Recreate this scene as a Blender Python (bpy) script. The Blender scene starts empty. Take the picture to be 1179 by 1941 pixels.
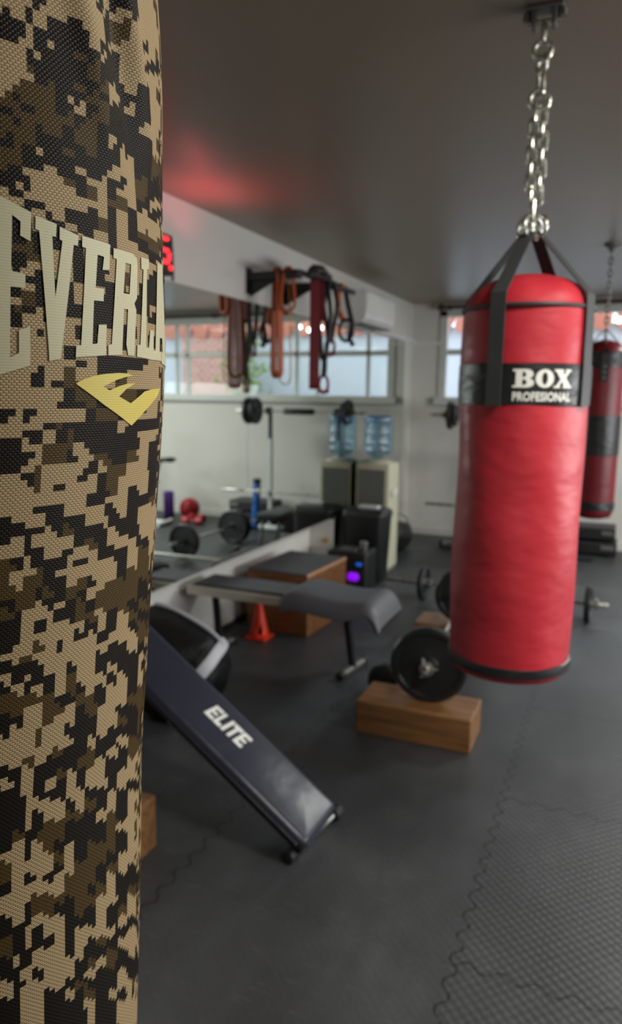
import bpy, bmesh, math, random
from mathutils import Vector, Matrix, Euler
random.seed(7)
PI = math.pi
scene = bpy.context.scene
COL = scene.collection

# ------------------------------------------------------------------ camera
cam_data = bpy.data.cameras.new('camera')
cam = bpy.data.objects.new('camera', cam_data)
COL.objects.link(cam)
right = Vector((0.919958, 0.391824, 0.012260)); up = Vector((-0.074056, 0.142994, 0.986949)); back = Vector((0.384957, -0.908860, 0.160566))
cam.matrix_world = Matrix(((right.x, up.x, back.x, 0.0), (right.y, up.y, back.y, 0.0),
                           (right.z, up.z, back.z, 1.5), (0, 0, 0, 1)))
cam_data.sensor_fit = 'VERTICAL'
cam_data.sensor_height = 36.0
cam_data.lens = 25.404
cam_data.clip_start = 0.02
cam_data.clip_end = 200
cam_data.dof.use_dof = True
cam_data.dof.focus_distance = 0.47
cam_data.dof.aperture_fstop = 7.5
scene.camera = cam

# ------------------------------------------------------------------ look
scene.view_settings.view_transform = 'Standard'
scene.view_settings.look = 'None'
scene.view_settings.gamma = 1.0
scene.view_settings.exposure = 0.0
scene.view_settings.use_curve_mapping = False
try:
    scene.cycles.use_denoising = True
    scene.cycles.max_bounces = 8
    scene.cycles.transparent_max_bounces = 12
    scene.cycles.sample_clamp_indirect = 6.0
    scene.cycles.caustics_reflective = False
    scene.cycles.caustics_refractive = False
except Exception:
    pass

# ------------------------------------------------------------------ overcast sky
world = bpy.data.worlds.new('daylight_sky')
scene.world = world
world.use_nodes = True
bg = world.node_tree.nodes['Background']
bg.inputs[0].default_value = (0.80, 0.90, 1.0, 1)
bg.inputs[1].default_value = 3.0

def area_light(name, loc, direction, sx, sy, power, colour):
    d = bpy.data.lights.new(name, 'AREA'); d.shape = 'RECTANGLE'; d.size = sx; d.size_y = sy
    d.energy = power; d.color = colour
    o = bpy.data.objects.new(name, d); COL.objects.link(o)
    o.location = loc; o.rotation_euler = Vector(direction).to_track_quat('-Z', 'Y').to_euler()
    return o
# added unseen fill lights at the closed right and back walls, no openings there
area_light('side_fill', (3.12, 3.3, 1.25), (-1, 0, -0.3), 3.4, 0.9, 128, (0.96, 0.98, 1.0))
area_light('back_fill', (0.9, -2.1, 1.45), (0, 1, -0.05), 1.2, 1.6, 6, (1.0, 0.96, 0.88))
# ceiling lamp over the near bags, then an added fill brightening the far wall
area_light('ceiling_lamp', (0.72, 1.25, 2.42), (0, 0, -1), 0.5, 0.5, 44, (1.0, 0.95, 0.86))
area_light('far_fill', (1.25, 5.7, 2.42), (0, 0, -1), 0.6, 0.6, 76, (0.98, 1.0, 0.96))

# ------------------------------------------------------------------ helpers
def lin(c):
    return tuple(((v/255)/12.92 if v/255 <= 0.04045 else ((v/255+0.055)/1.055)**2.4) for v in c) + (1.0,)

class NT:
    def __init__(self, name):
        self.m = bpy.data.materials.new(name); self.m.use_nodes = True
        self.t = self.m.node_tree; self.b = self.t.nodes['Principled BSDF']
    def n(self, kind, **kw):
        x = self.t.nodes.new(kind)
        for k, v in kw.items(): setattr(x, k, v)
        return x
    def l(self, a, b): self.t.links.new(a, b)
    def val(self, sock, v):
        if hasattr(v, 'is_output') or isinstance(v, bpy.types.NodeSocket): self.l(v, sock)
        else: sock.default_value = v
    def math(self, op, a, b=0.0, c=0.0):
        x = self.n('ShaderNodeMath', operation=op)
        self.val(x.inputs[0], a); self.val(x.inputs[1], b); self.val(x.inputs[2], c)
        return x.outputs[0]
    def mix(self, f, a, b):
        x = self.n('ShaderNodeMix', data_type='RGBA')
        self.val(x.inputs[0], f); self.val(x.inputs[6], a); self.val(x.inputs[7], b)
        return x.outputs[2]
    def pos(self): return self.n('ShaderNodeNewGeometry').outputs['Position']
    def obj(self): return self.n('ShaderNodeTexCoord').outputs['Object']
    def noise(self, vec, scale, detail=3.0, rough=0.5):
        x = self.n('ShaderNodeTexNoise'); self.l(vec, x.inputs['Vector'])
        x.inputs['Scale'].default_value = scale; x.inputs['Detail'].default_value = detail
        x.inputs['Roughness'].default_value = rough
        return x.outputs['Fac']
    def scaled(self, vec, s):
        x = self.n('ShaderNodeVectorMath', operation='MULTIPLY'); self.l(vec, x.inputs[0]); x.inputs[1].default_value = s
        return x.outputs[0]
    def xyz(self, vec):
        x = self.n('ShaderNodeSeparateXYZ'); self.l(vec, x.inputs[0]); return x.outputs
    def ramp(self, f, stops):
        x = self.n('ShaderNodeValToRGB'); e = x.color_ramp.elements
        while len(e) < len(stops): e.new(0.5)
        for i, (p, c) in enumerate(stops): e[i].position = p; e[i].color = c
        self.l(f, x.inputs[0]); return x.outputs[0]
    def bump(self, h, strength=0.3, dist=0.01):
        x = self.n('ShaderNodeBump'); x.inputs['Strength'].default_value = strength
        x.inputs['Distance'].default_value = dist; self.l(h, x.inputs['Height']); self.l(x.outputs[0], self.b.inputs['Normal'])

def M(name, rgb, rough=0.5, metal=0.0, spec=0.5, var=0.12, vscale=6.0, bump=0.0, bscale=40.0, bdist=0.004, coat=0.0):
    """plain material with a little procedural mottling and bump; rgb in sRGB 0-255"""
    t = NT(name); c = lin(rgb); p = t.obj()
    if var > 0:
        f = t.noise(p, vscale, 4.0)
        a = tuple(max(0, v*(1-var)) for v in c[:3])+(1,); b = tuple(min(1, v*(1+var)) for v in c[:3])+(1,)
        t.l(t.mix(f, a, b), t.b.inputs['Base Color'])
        f2 = t.math('MULTIPLY_ADD', f, 0.25, rough-0.12)
        t.l(f2, t.b.inputs['Roughness'])
    else:
        t.b.inputs['Base Color'].default_value = c
        t.b.inputs['Roughness'].default_value = rough
    t.b.inputs['Metallic'].default_value = metal
    t.b.inputs['Specular IOR Level'].default_value = spec
    if coat: t.b.inputs['Coat Weight'].default_value = coat
    if bump > 0: t.bump(t.noise(p, bscale, 3.0), bump, bdist)
    return t.m

def EM(name, rgb, strength):
    t = NT(name); c = lin(rgb)
    t.b.inputs['Base Color'].default_value = (0.02, 0.02, 0.02, 1)
    t.b.inputs['Emission Color'].default_value = c
    t.b.inputs['Emission Strength'].default_value = strength
    return t.m

def origin_of(parent):
    v = Vector((0, 0, 0))
    while parent is not None:
        v += parent.location; parent = parent.parent
    return v

def obj(name, bm, mat, parent=None, smooth=False, origin=None, sharp=40):
    """link a bmesh (world coordinates) as one mesh object; child meshes are stored relative to their thing"""
    me = bpy.data.meshes.new(name)
    off = origin_of(parent) if parent is not None else (Vector(origin) if origin else Vector((0, 0, 0)))
    bmesh.ops.translate(bm, verts=bm.verts, vec=-off)
    bmesh.ops.recalc_face_normals(bm, faces=bm.faces)
    if smooth:
        lim = math.radians(sharp)
        for f in bm.faces: f.smooth = True
        for e in bm.edges:
            if len(e.link_faces) == 2 and e.calc_face_angle(0) > lim: e.smooth = False
    bm.to_mesh(me); bm.free()
    if mat: me.materials.append(mat)
    o = bpy.data.objects.new(name, me); COL.objects.link(o)
    if parent is not None: o.parent = parent
    elif origin: o.location = origin
    return o

def thing(name, label, cat, loc=(0, 0, 0), group=None):
    o = bpy.data.objects.new(name, None); COL.objects.link(o)
    o.location = loc; o.empty_display_size = 0.1
    o['label'] = label; o['category'] = cat
    if group: o['group'] = group
    return o
def tag(o, label, cat, group=None):
    o['label'] = label; o['category'] = cat
    if group: o['group'] = group
    return o
def struct(name, bm, mat, parent=None, smooth=False):
    o = obj(name, bm, mat, parent, smooth)
    if parent is None: o['kind'] = 'structure'
    return o
def copy_thing(root, loc, label=None):
    r = root.copy(); COL.objects.link(r); r.location = loc
    if label: r['label'] = label
    def rec(src, dst):
        for ch in src.children:
            c = ch.copy(); COL.objects.link(c); c.parent = dst; rec(ch, c)
    rec(root, r)
    return r

def BM(): return bmesh.new()
def box(bm, x0, x1, y0, y1, z0, z1, bev=0.0, seg=2, mat=None):
    """axis box, optionally bevelled, optional matrix applied after"""
    r = bmesh.ops.create_cube(bm, size=1.0); vs = r['verts']
    bmesh.ops.scale(bm, verts=vs, vec=(x1-x0, y1-y0, z1-z0))
    bmesh.ops.translate(bm, verts=vs, vec=((x0+x1)/2, (y0+y1)/2, (z0+z1)/2))
    if bev > 0:
        es = list({e for v in vs for e in v.link_edges})
        rr = bmesh.ops.bevel(bm, geom=es, offset=bev, segments=seg, affect='EDGES', profile=0.5)
        vs = list({v for f in rr['faces'] for v in f.verts} | {v for v in vs if v.is_valid})
    if mat is not None: bmesh.ops.transform(bm, matrix=mat, verts=vs)
    return vs
def frame_at(d, hint=Vector((0, 0, 1))):
    d = Vector(d).normalized()
    if abs(d.dot(hint)) > 0.98: hint = Vector((0, 1, 0)) if abs(d.y) < 0.9 else Vector((1, 0, 0))
    s = d.cross(hint).normalized(); u = s.cross(d).normalized()
    return d, s, u
def tube(bm, pts, r, seg=10, closed=False, caps=True):
    pts = [Vector(p) for p in pts]; n = len(pts); rings = []
    rr = r if isinstance(r, (list, tuple)) else [r]*n
    prev_s = None
    for i, p in enumerate(pts):
        if closed: d = pts[(i+1) % n]-pts[i-1]
        else: d = pts[min(i+1, n-1)]-pts[max(i-1, 0)]
        d.normalize()
        if prev_s is None: _, s, u = frame_at(d)
        else:
            s = prev_s-d*prev_s.dot(d)
            s = s.normalized() if s.length > 1e-6 else frame_at(d)[1]
            u = s.cross(d).normalized()
        prev_s = s
        rings.append([bm.verts.new(p+(s*math.cos(2*PI*k/seg)+u*math.sin(2*PI*k/seg))*rr[i]) for k in range(seg)])
    m = n if closed else n-1
    for i in range(m):
        a, b = rings[i], rings[(i+1) % n]
        if closed and i == n-1:
            best = min(range(seg), key=lambda q: (a[0].co-b[q].co).length); b = b[best:]+b[:best]
        for k in range(seg):
            bm.faces.new((a[k], a[(k+1) % seg], b[(k+1) % seg], b[k]))
    if caps and not closed:
        bm.faces.new(rings[0][::-1]); bm.faces.new(rings[-1])
def cyl(bm, p0, p1, r, seg=20, bev=0.0):
    p0, p1 = Vector(p0), Vector(p1); d = (p1-p0)
    if bev > 0:
        L = d.length; e = d/L
        tube(bm, [p0, p0+e*bev*0.3, p0+e*bev, p1-e*bev, p1-e*bev*0.3, p1], [r-bev, r-bev*0.3, r, r, r-bev*0.3, r-bev], seg)
    else: tube(bm, [p0, p1], r, seg)
def lathe(bm, prof, centre, axis=(0, 0, 1), seg=32, caps=True, fn=None):
    """prof: list of (radius, height along axis)"""
    d, s, u = frame_at(axis, Vector((0, 1, 0)) if abs(Vector(axis).normalized().y) < 0.9 else Vector((0, 0, 1)))
    c = Vector(centre); rings = []
    for (r, h) in prof:
        ring = []
        for k in range(seg):
            a = 2*PI*k/seg; q = fn(r, h, a) if fn else r
            ring.append(bm.verts.new(c+d*h+(s*math.cos(a)+u*math.sin(a))*q))
        rings.append(ring)
    for i in range(len(rings)-1):
        for k in range(seg):
            bm.faces.new((rings[i][k], rings[i][(k+1) % seg], rings[i+1][(k+1) % seg], rings[i+1][k]))
    if caps: bm.faces.new(rings[0][::-1]); bm.faces.new(rings[-1])
    return rings
def ribbon(bm, pts, wdirs, width, thick):
    """flat strap following pts; wdirs = width direction per point (or one)"""
    pts = [Vector(p) for p in pts]; n = len(pts)
    if not isinstance(wdirs, list): wdirs = [wdirs]*n
    ws = width if isinstance(width, list) else [width]*n
    rings = []
    for i, p in enumerate(pts):
        d = (pts[min(i+1, n-1)]-pts[max(i-1, 0)]).normalized()
        w = Vector(wdirs[i]); w = (w-d*w.dot(d)).normalized(); nn = d.cross(w).normalized()
        h = ws[i]/2; t = thick/2
        rings.append([bm.verts.new(p+w*h*a+nn*t*b) for a, b in ((-1, -1), (1, -1), (1, 1), (-1, 1))])
    for i in range(n-1):
        for k in range(4): bm.faces.new((rings[i][k], rings[i][(k+1) % 4], rings[i+1][(k+1) % 4], rings[i+1][k]))
    bm.faces.new(rings[0][::-1]); bm.faces.new(rings[-1])
def ellipse_pts(c, a, b, ra, rb, n=20, a0=0.0, a1=2*PI):
    c, a, b = Vector(c), Vector(a), Vector(b); closed = abs(a1-a0-2*PI) < 1e-6
    return [c+a*ra*math.cos(a0+(a1-a0)*i/(n if closed else n-1))+b*rb*math.sin(a0+(a1-a0)*i/(n if closed else n-1)) for i in range(n)]
def flat_polys(polys, step=0.0, axis_steps=('x', 'y')):
    """filled 2-D outlines (even-odd holes) -> bmesh in the xy plane, cut into strips"""
    cu = bpy.data.curves.new('outline', 'CURVE'); cu.dimensions = '2D'; cu.fill_mode = 'BOTH'
    for p in polys:
        s = cu.splines.new('POLY'); s.points.add(len(p)-1); s.use_cyclic_u = True
        for i, (x, y) in enumerate(p): s.points[i].co = (x, y, 0, 1)
    o = bpy.data.objects.new('outline', cu)
    return curve_to_bm(o, cu, step)
def curve_to_bm(o, cu, step):
    COL.objects.link(o)
    dg = bpy.context.evaluated_depsgraph_get(); dg.update()
    me = bpy.data.meshes.new_from_object(o.evaluated_get(dg))
    bm = bmesh.new(); bm.from_mesh(me)
    bpy.data.objects.remove(o); bpy.data.curves.remove(cu); bpy.data.meshes.remove(me)
    bmesh.ops.remove_doubles(bm, verts=bm.verts, dist=1e-6)
    if step > 0 and bm.verts:
        for ax in (0, 1):
            lo = min(v.co[ax] for v in bm.verts); hi = max(v.co[ax] for v in bm.verts)
            k = 1
            while lo+k*step < hi:
                co = [0, 0, 0]; no = [0, 0, 0]; co[ax] = lo+k*step; no[ax] = 1
                bmesh.ops.bisect_plane(bm, geom=list(bm.verts)+list(bm.edges)+list(bm.faces), plane_co=co, plane_no=no)
                k += 1
    return bm
def text_bm(body, bold=0.0, spacing=1.0, step=0.0):
    cu = bpy.data.curves.new('lettering', 'FONT'); cu.body = body; cu.size = 1.0
    cu.offset = bold; cu.space_character = spacing; cu.resolution_u = 3
    return curve_to_bm(bpy.data.objects.new('lettering', cu), cu, step)
def fit_bm(bm, x0, x1, y0, y1):
    lx = min(v.co.x for v in bm.verts); hx = max(v.co.x for v in bm.verts)
    ly = min(v.co.y for v in bm.verts); hy = max(v.co.y for v in bm.verts)
    for v in bm.verts:
        v.co.x = x0+(v.co.x-lx)/(hx-lx)*(x1-x0); v.co.y = y0+(v.co.y-ly)/(hy-ly)*(y1-y0)
def merge(dst, src):
    me = bpy.data.meshes.new('tmp'); src.to_mesh(me); src.free(); dst.from_mesh(me); bpy.data.meshes.remove(me)

# ------------------------------------------------------------------ materials
def floor_material():
    t = NT('rubber_mat'); p = t.pos(); x, y, z = t.xyz(p)
    def seam(a, b, a0):
        # puzzle joint: a zigzag line repeated every 0.88 m
        b1 = t.math('MULTIPLY', t.math('PINGPONG', b, 0.045), 1.0)
        tri = t.math('SUBTRACT', t.math('SMOOTH_MIN', t.math('MAXIMUM', t.math('SUBTRACT', b1, 0.010), 0.0), 0.024, 0.004), 0.012)
        a1 = t.math('ADD', t.math('SUBTRACT', a, a0), tri)
        w = t.math('WRAP', a1, 0.44, -0.44)
        return t.math('LESS_THAN', t.math('ABSOLUTE', w), 0.0036)
    right_side = t.math('GREATER_THAN', x, -0.305)
    s = t.math('MAXIMUM', seam(x, y, -0.305), t.math('MULTIPLY', seam(y, x, 2.62), t.math('MULTIPLY_ADD', right_side, 0.8, 0.2)))
    # pressed pattern: raised diagonal weave on the mats right of the seam, fine leather grain elsewhere
    dia = t.math('MULTIPLY', t.math('SINE', t.math('MULTIPLY', x, 190.0)), t.math('SINE', t.math('MULTIPLY', y, 190.0)))
    grain = t.noise(p, 120.0, 4.0)
    h = t.math('ADD', t.math('MULTIPLY', t.math('MULTIPLY', dia, 0.5), t.math('MULTIPLY_ADD', right_side, 0.75, 0.25)), t.math('MULTIPLY', grain, 0.8))
    h = t.math('SUBTRACT', h, t.math('MULTIPLY', s, 3.0))
    t.bump(h, 0.42, 0.004)
    wear = t.noise(t.scaled(p, (1.0, 0.6, 1.0)), 2.6, 5.0, 0.6)
    scr = t.noise(t.scaled(p, (6.0, 60.0, 1.0)), 1.4, 3.0)
    c = t.ramp(wear, [(0.25, lin((52, 53, 55))), (0.55, lin((66, 68, 70))), (0.8, lin((86, 88, 89)))])
    c = t.mix(t.math('MULTIPLY', t.math('GREATER_THAN', scr, 0.66), 0.25), c, lin((98, 98, 96)))
    c = t.mix(t.math('MULTIPLY', s, 0.8), c, lin((14, 14, 14)))
    t.l(c, t.b.inputs['Base Color'])
    t.l(t.math('MULTIPLY_ADD', wear, 0.25, 0.34), t.b.inputs['Roughness'])
    t.b.inputs['Specular IOR Level'].default_value = 0.45
    return t.m
def plaster(name, rgb, rough=0.8):
    t = NT(name); p = t.pos()
    f = t.noise(p, 1.6, 5.0, 0.6); c = lin(rgb)
    a = tuple(v*0.90 for v in c[:3])+(1,); b = tuple(min(1, v*1.06) for v in c[:3])+(1,)
    t.l(t.mix(f, a, b), t.b.inputs['Base Color']); t.b.inputs['Roughness'].default_value = rough
    t.bump(t.noise(p, 90.0, 4.0), 0.12, 0.003)
    return t.m
def wood(name, dark, light, axis=(1.0, 12.0, 12.0), rough=0.45):
    t = NT(name); p = t.scaled(t.obj(), axis)
    f = t.noise(p, 3.0, 5.0, 0.6)
    t.l(t.ramp(f, [(0.3, lin(dark)), (0.7, lin(light))]), t.b.inputs['Base Color'])
    t.b.inputs['Roughness'].default_value = rough; t.bump(f, 0.12, 0.004)
    return t.m
def brick():
    t = NT('red_brick'); b = t.n('ShaderNodeTexBrick')
    x = t.n('ShaderNodeMapping'); t.l(t.pos(), x.inputs[0]); x.inputs['Rotation'].default_value = (PI/2, 0, 0)
    t.l(x.outputs[0], b.inputs['Vector'])
    b.inputs['Color1'].default_value = lin((176, 104, 88)); b.inputs['Color2'].default_value = lin((196, 130, 112)); b.inputs['Mortar'].default_value = lin((225, 218, 212))
    b.inputs['Scale'].default_value = 4.0
    t.l(b.outputs[0], t.b.inputs['Base Color']); t.b.inputs['Roughness'].default_value = 0.85
    return t.m
def tinted_glass(name, colour, gloss=0.08, rough=0.0, glancing=0.5):
    m = bpy.data.materials.new(name); m.use_nodes = True; nt = m.node_tree; nt.nodes.clear()
    out = nt.nodes.new('ShaderNodeOutputMaterial'); mx = nt.nodes.new('ShaderNodeMixShader')
    tr = nt.nodes.new('ShaderNodeBsdfTransparent'); gl = nt.nodes.new('ShaderNodeBsdfGlossy'); fr = nt.nodes.new('ShaderNodeLayerWeight')
    fr.inputs[0].default_value = 0.25
    tr.inputs[0].default_value = colour+(1,); gl.inputs['Roughness'].default_value = rough
    mul = nt.nodes.new('ShaderNodeMath'); mul.operation = 'MULTIPLY_ADD'; mul.inputs[1].default_value = glancing; mul.inputs[2].default_value = gloss
    nt.links.new(fr.outputs['Facing'], mul.inputs[0]); nt.links.new(mul.outputs[0], mx.inputs[0])
    nt.links.new(tr.outputs[0], mx.inputs[1]); nt.links.new(gl.outputs[0], mx.inputs[2]); nt.links.new(mx.outputs[0], out.inputs[0])
    return m
def leather(name, rgb, rough=0.4, crease=5.0, amt=0.5, dist=0.02, spec=0.5):
    t = NT(name); p = t.obj(); c = lin(rgb)
    f = t.noise(p, 5.0, 4.0)
    t.l(t.mix(f, tuple(v*0.85 for v in c[:3])+(1,), tuple(min(1, v*1.15) for v in c[:3])+(1,)), t.b.inputs['Base Color'])
    t.b.inputs['Roughness'].default_value = rough; t.b.inputs['Specular IOR Level'].default_value = spec
    big = t.noise(t.scaled(p, (1.0, 1.0, 1.7)), crease, 3.0, 0.45); fine = t.noise(p, 260.0, 2.0)
    t.bump(t.math('ADD', big, t.math('MULTIPLY', fine, 0.012)), amt, dist)
    return t.m

MAT = dict(
    floor=floor_material(),
    wall=plaster('white_plaster', (214, 212, 206)), ceil=plaster('ceiling_paint', (138, 123, 107), 0.36),
    skirting=M('dark_skirting', (46, 44, 42), 0.6), plinth=plaster('plinth_white', (214, 212, 206), 0.6),
    mirror=None, backing=M('mirror_backing', (70, 74, 72), 0.6),
    frame=M('window_paint', (205, 207, 200), 0.45), glass=tinted_glass('window_glass', (0.95, 0.98, 0.99), 0.02, 0.0, 0.15),
    dark_wood=M('dark_wood_rod', (64, 44, 34), 0.5), ext_white=plaster('outside_render', (190, 190, 196)),
    brick=brick(), tile=M('roof_tile', (206, 128, 108), 0.8, bump=0.5, bscale=25), leaf=M('leaf', (122, 140, 60), 0.7, var=0.4, vscale=20), ground=M('outside_paving', (170, 168, 160), 0.9),
    red=leather('red_vinyl', (188, 42, 55), 0.45, 5.0, 0.40, 0.03), dark_red=leather('dark_red_vinyl', (112, 12, 24), 0.42, 4.0, 0.3, 0.02),
    black_vinyl=leather('black_vinyl', (30, 32, 33), 0.38, 9.0, 0.5, 0.02), web=M('black_webbing', (60, 62, 63), 0.6, bump=0.4, bscale=300, bdist=0.001),
    piping=M('grey_piping', (58, 60, 62), 0.5), white_print=M('white_print', (235, 236, 230), 0.5, var=0.05),
    shadow_print=M('grey_print', (120, 128, 124), 0.5),
    chrome=M('zinc_steel', (205, 206, 196), 0.28, metal=1.0, var=0.1, vscale=60), steel=M('bar_steel', (190, 188, 182), 0.3, metal=1.0, vscale=40),
    dull=M('dull_grey_steel', (120, 120, 116), 0.45, metal=0.7),
    black=M('black_plastic', (24, 25, 26), 0.45), black_metal=M('black_powder_coat', (22, 23, 25), 0.4), rubber=M('black_rubber', (26, 27, 28), 0.55, bump=0.2, bscale=80),
    iron=M('black_iron', (28, 29, 30), 0.42, bump=0.15, bscale=60), navy=leather('navy_vinyl', (40, 43, 56), 0.33, 4.0, 0.3, 0.02),
    grey_pad=leather('grey_pad', (88, 89, 94), 0.5, 4.0, 0.2, 0.01), grey_top=M('grey_rubber_top', (92, 92, 96), 0.6, bump=0.2, bscale=120),
    alu=M('pale_aluminium', (232, 229, 212), 0.4), box_wood=wood('box_plywood', (96, 60, 30), (142, 92, 50)),
    block_wood=wood('block_wood', (100, 66, 38), (150, 108, 66)), edge_wood=wood('edge_ply', (170, 120, 84), (206, 160, 122)),
    orange=M('orange_plastic', (236, 62, 30), 0.4), orange_band=M('orange_band', (176, 84, 34), 0.55), red_band=M('dark_red_band', (112, 26, 34), 0.55),
    amber=M('amber_band', (196, 150, 70), 0.5), yellow=M('yellow_clamp', (214, 176, 24), 0.4), blue=M('blue_foam', (24, 92, 176), 0.5),
    purple=M('purple_foam', (92, 52, 150), 0.55), green=M('green_plastic', (50, 150, 60), 0.45), red_plastic=M('red_plastic', (176, 34, 44), 0.45),
    white=M('white_plastic', (226, 226, 222), 0.4), white_metal=M('white_powder_coat', (214, 218, 214), 0.4),
    cream=M('cream_plastic', (206, 203, 176), 0.5), cooler_grey=M('grey_panel', (112, 114, 108), 0.5),
    water=tinted_glass('blue_bottle', (0.62, 0.80, 0.92), 0.10, 0.05), water_rim=tinted_glass('blue_bottle_rim', (0.45, 0.66, 0.92), 0.12, 0.08),
    led_red=EM('red_led', (255, 34, 44), 4.0), led_purple=EM('purple_led', (140, 0, 235), 1.1), led_blue=EM('blue_led', (20, 100, 220), 0.8), glint=EM('outside_glint', (250, 255, 245), 14.0),
    shield=leather('shield_vinyl', (15, 16, 17), 0.5, 12.0, 0.6, 0.02, 0.25),
    brass=M('brass', (190, 150, 50), 0.4, metal=0.6), strap_white=M('white_band', (205, 205, 212), 0.5),
)
_t = NT('mirror_glass'); _t.b.inputs['Metallic'].default_value = 1.0; _t.b.inputs['Roughness'].default_value = 0.015
_t.b.inputs['Base Color'].default_value = (0.80, 0.865, 0.82, 1)
_t.l(_t.mix(_t.noise(_t.pos(), 0.8, 2.0), (0.79, 0.855, 0.81, 1), (0.81, 0.875, 0.83, 1)), _t.b.inputs['Base Color'])
MAT['mirror'] = _t.m

# ------------------------------------------------------------------ the room
WX, MX, YF, ZC = -2.10, -2.05, 7.68, 2.45     # left wall, mirror face, far wall, ceiling
XR, YB = 3.2, -2.3
b = BM(); box(b, WX-0.4, XR+0.1, YB-0.1, YF+0.1, -0.08, 0.0); struct('floor', b, MAT['floor'])
b = BM(); box(b, WX-0.4, XR+0.1, YB-0.1, YF+0.1, ZC, ZC+0.12); struct('ceiling', b, MAT['ceil'])
# the left wall steps back below the mirrors as far as the jump box: a low white niche
NX, NY = -2.25, 5.31
b = BM(); box(b, WX-0.4, WX, YB-0.1, YF+0.1, 0.515, ZC); box(b, WX-0.4, WX, NY, YF+0.1, 0, 0.515); box(b, WX-0.4, NX, YB-0.1, NY, 0, 0.515); struct('wall_left', b, MAT['wall'])
wx0, wx1, wz0, wz1 = -1.76, 2.50, 1.46, 2.34
b = BM()
box(b, WX, XR, YF, YF+0.12, 0, wz0); box(b, WX, XR, YF, YF+0.12, wz1, ZC)
box(b, WX, wx0, YF, YF+0.12, wz0, wz1); box(b, wx1, XR, YF, YF+0.12, wz0, wz1)
struct('wall_far', b, MAT['wall'])
b = BM(); box(b, XR, XR+0.1, YB, YF, 0, ZC); struct('wall_right', b, MAT['wall'])
b = BM(); box(b, WX, XR, YB-0.1, YB, 0, ZC); struct('wall_back', b, MAT['wall'])
b = BM(); box(b, NX, NX+0.012, YB, NY, 0, 0.03, 0.003); struct('baseboard_left', b, MAT['skirting'])
b = BM(); box(b, WX, XR, YF-0.018, YF, 0, 0.08, 0.004); struct('baseboard_far', b, MAT['wall'])
# white board closing the end of the niche
b = BM(); box(b, NX, MX-0.002, NY-0.012, NY, 0.0, 0.515); struct('trim_1', b, MAT['plinth'])
b = BM(); box(b, WX, MX-0.02, YF-0.03, YF, 2.03, 2.055); box(b, WX, -1.78, YF-0.025, YF, 2.035, 2.06); box(b, WX, WX+0.03, 6.30, YF, 2.055, 2.085)
struct('trim_2', b, MAT['white'])
# window in the far wall
b = BM(); y0, y1 = YF-0.02, YF+0.07
for (a, c) in ((wx0-0.05, wx0+0.03), (wx1-0.03, wx1+0.05)): box(b, a, c, y0, y1, wz0-0.04, wz1+0.04, 0.006)
box(b, wx0-0.05, wx1+0.05, y0, y1, wz1-0.03, wz1+0.05, 0.006)
win = struct('window_1', b, MAT['frame'])
b = BM(); box(b, wx0-0.08, wx1+0.08, YF-0.07, y1, wz0-0.05, wz0+0.03, 0.008); struct('window_sill', b, MAT['frame'], win)
b = BM(); box(b, wx0, wx1, YF+0.01, YF+0.055, 1.925, 1.985, 0.004); struct('transom', b, MAT['frame'], win)
xs = [-1.50, -0.90, -0.64, 0.82, 0.98, 1.75]
for x in xs:
    b = BM(); box(b, x-0.02, x+0.02, YF+0.01, YF+0.055, wz0, wz1, 0.004); struct('mullion', b, MAT['frame'], win)
ed = [wx0]+xs+[wx1]
for i in range(len(ed)-1):
    for (z0, z1) in ((wz0+0.03, 1.925), (1.985, wz1-0.03)):
        b = BM(); box(b, ed[i]+0.02, ed[i+1]-0.02, YF+0.03, YF+0.035, z0, z1); struct('pane', b, MAT['glass'], win)
# mirrors along the left wall
def mirror(y0, y1, z0, z1, label):
    b = BM(); box(b, MX-0.005, MX, y0, y1, z0, z1)
    m = obj('wall_mirror', b, MAT['mirror'], origin=(MX, (y0+y1)/2, z0)); tag(m, label, 'mirror', 'wall mirrors on the left')
    b = BM(); box(b, WX, MX-0.005, y0+0.004, y1-0.004, z0+0.004, z1-0.004); obj('backing_board', b, MAT['backing'], m)
mirror(-1.2, 3.85, 0.535, 2.03, 'near wall mirror panel, partly behind the camouflage bag')
mirror(3.853, 7.22, 0.535, 2.03, 'far wall mirror panel, reaching past the water dispenser')
b = BM(); box(b, MX-0.005, MX, 5.33, 7.22, 0.03, 0.533)
m = obj('wall_mirror', b, MAT['mirror'], origin=(MX, 6.3, 0.03)); tag(m, 'low mirror strip behind the water dispenser, next to the white boarding', 'mirror', 'wall mirrors on the left')
b = BM(); box(b, WX, MX-0.005, 5.335, 7.215, 0.035, 0.53); obj('backing_board', b, MAT['backing'], m)
# curtain rod above the window
rod = thing('curtain_rod', 'dark wooden curtain rod above the far window', 'curtain rod', (-1.79, YF-0.09, 2.40))
b = BM(); cyl(b, (-1.76, YF-0.09, 2.40), (2.6, YF-0.09, 2.40), 0.016, 14); obj('pole', b, MAT['dark_wood'], rod, True)
b = BM(); lathe(b, [(0.012, 0), (0.03, 0.012), (0.036, 0.035), (0.028, 0.06), (0.008, 0.07)], (-1.755, YF-0.09, 2.40), (-1, 0, 0), 16); obj('finial', b, MAT['dark_wood'], rod, True)
for x in (-1.70, 0.4, 2.45):
    b = BM(); box(b, x-0.012, x+0.012, YF-0.10, YF, 2.375, 2.425, 0.003); obj('bracket', b, MAT['dark_wood'], rod)
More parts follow.
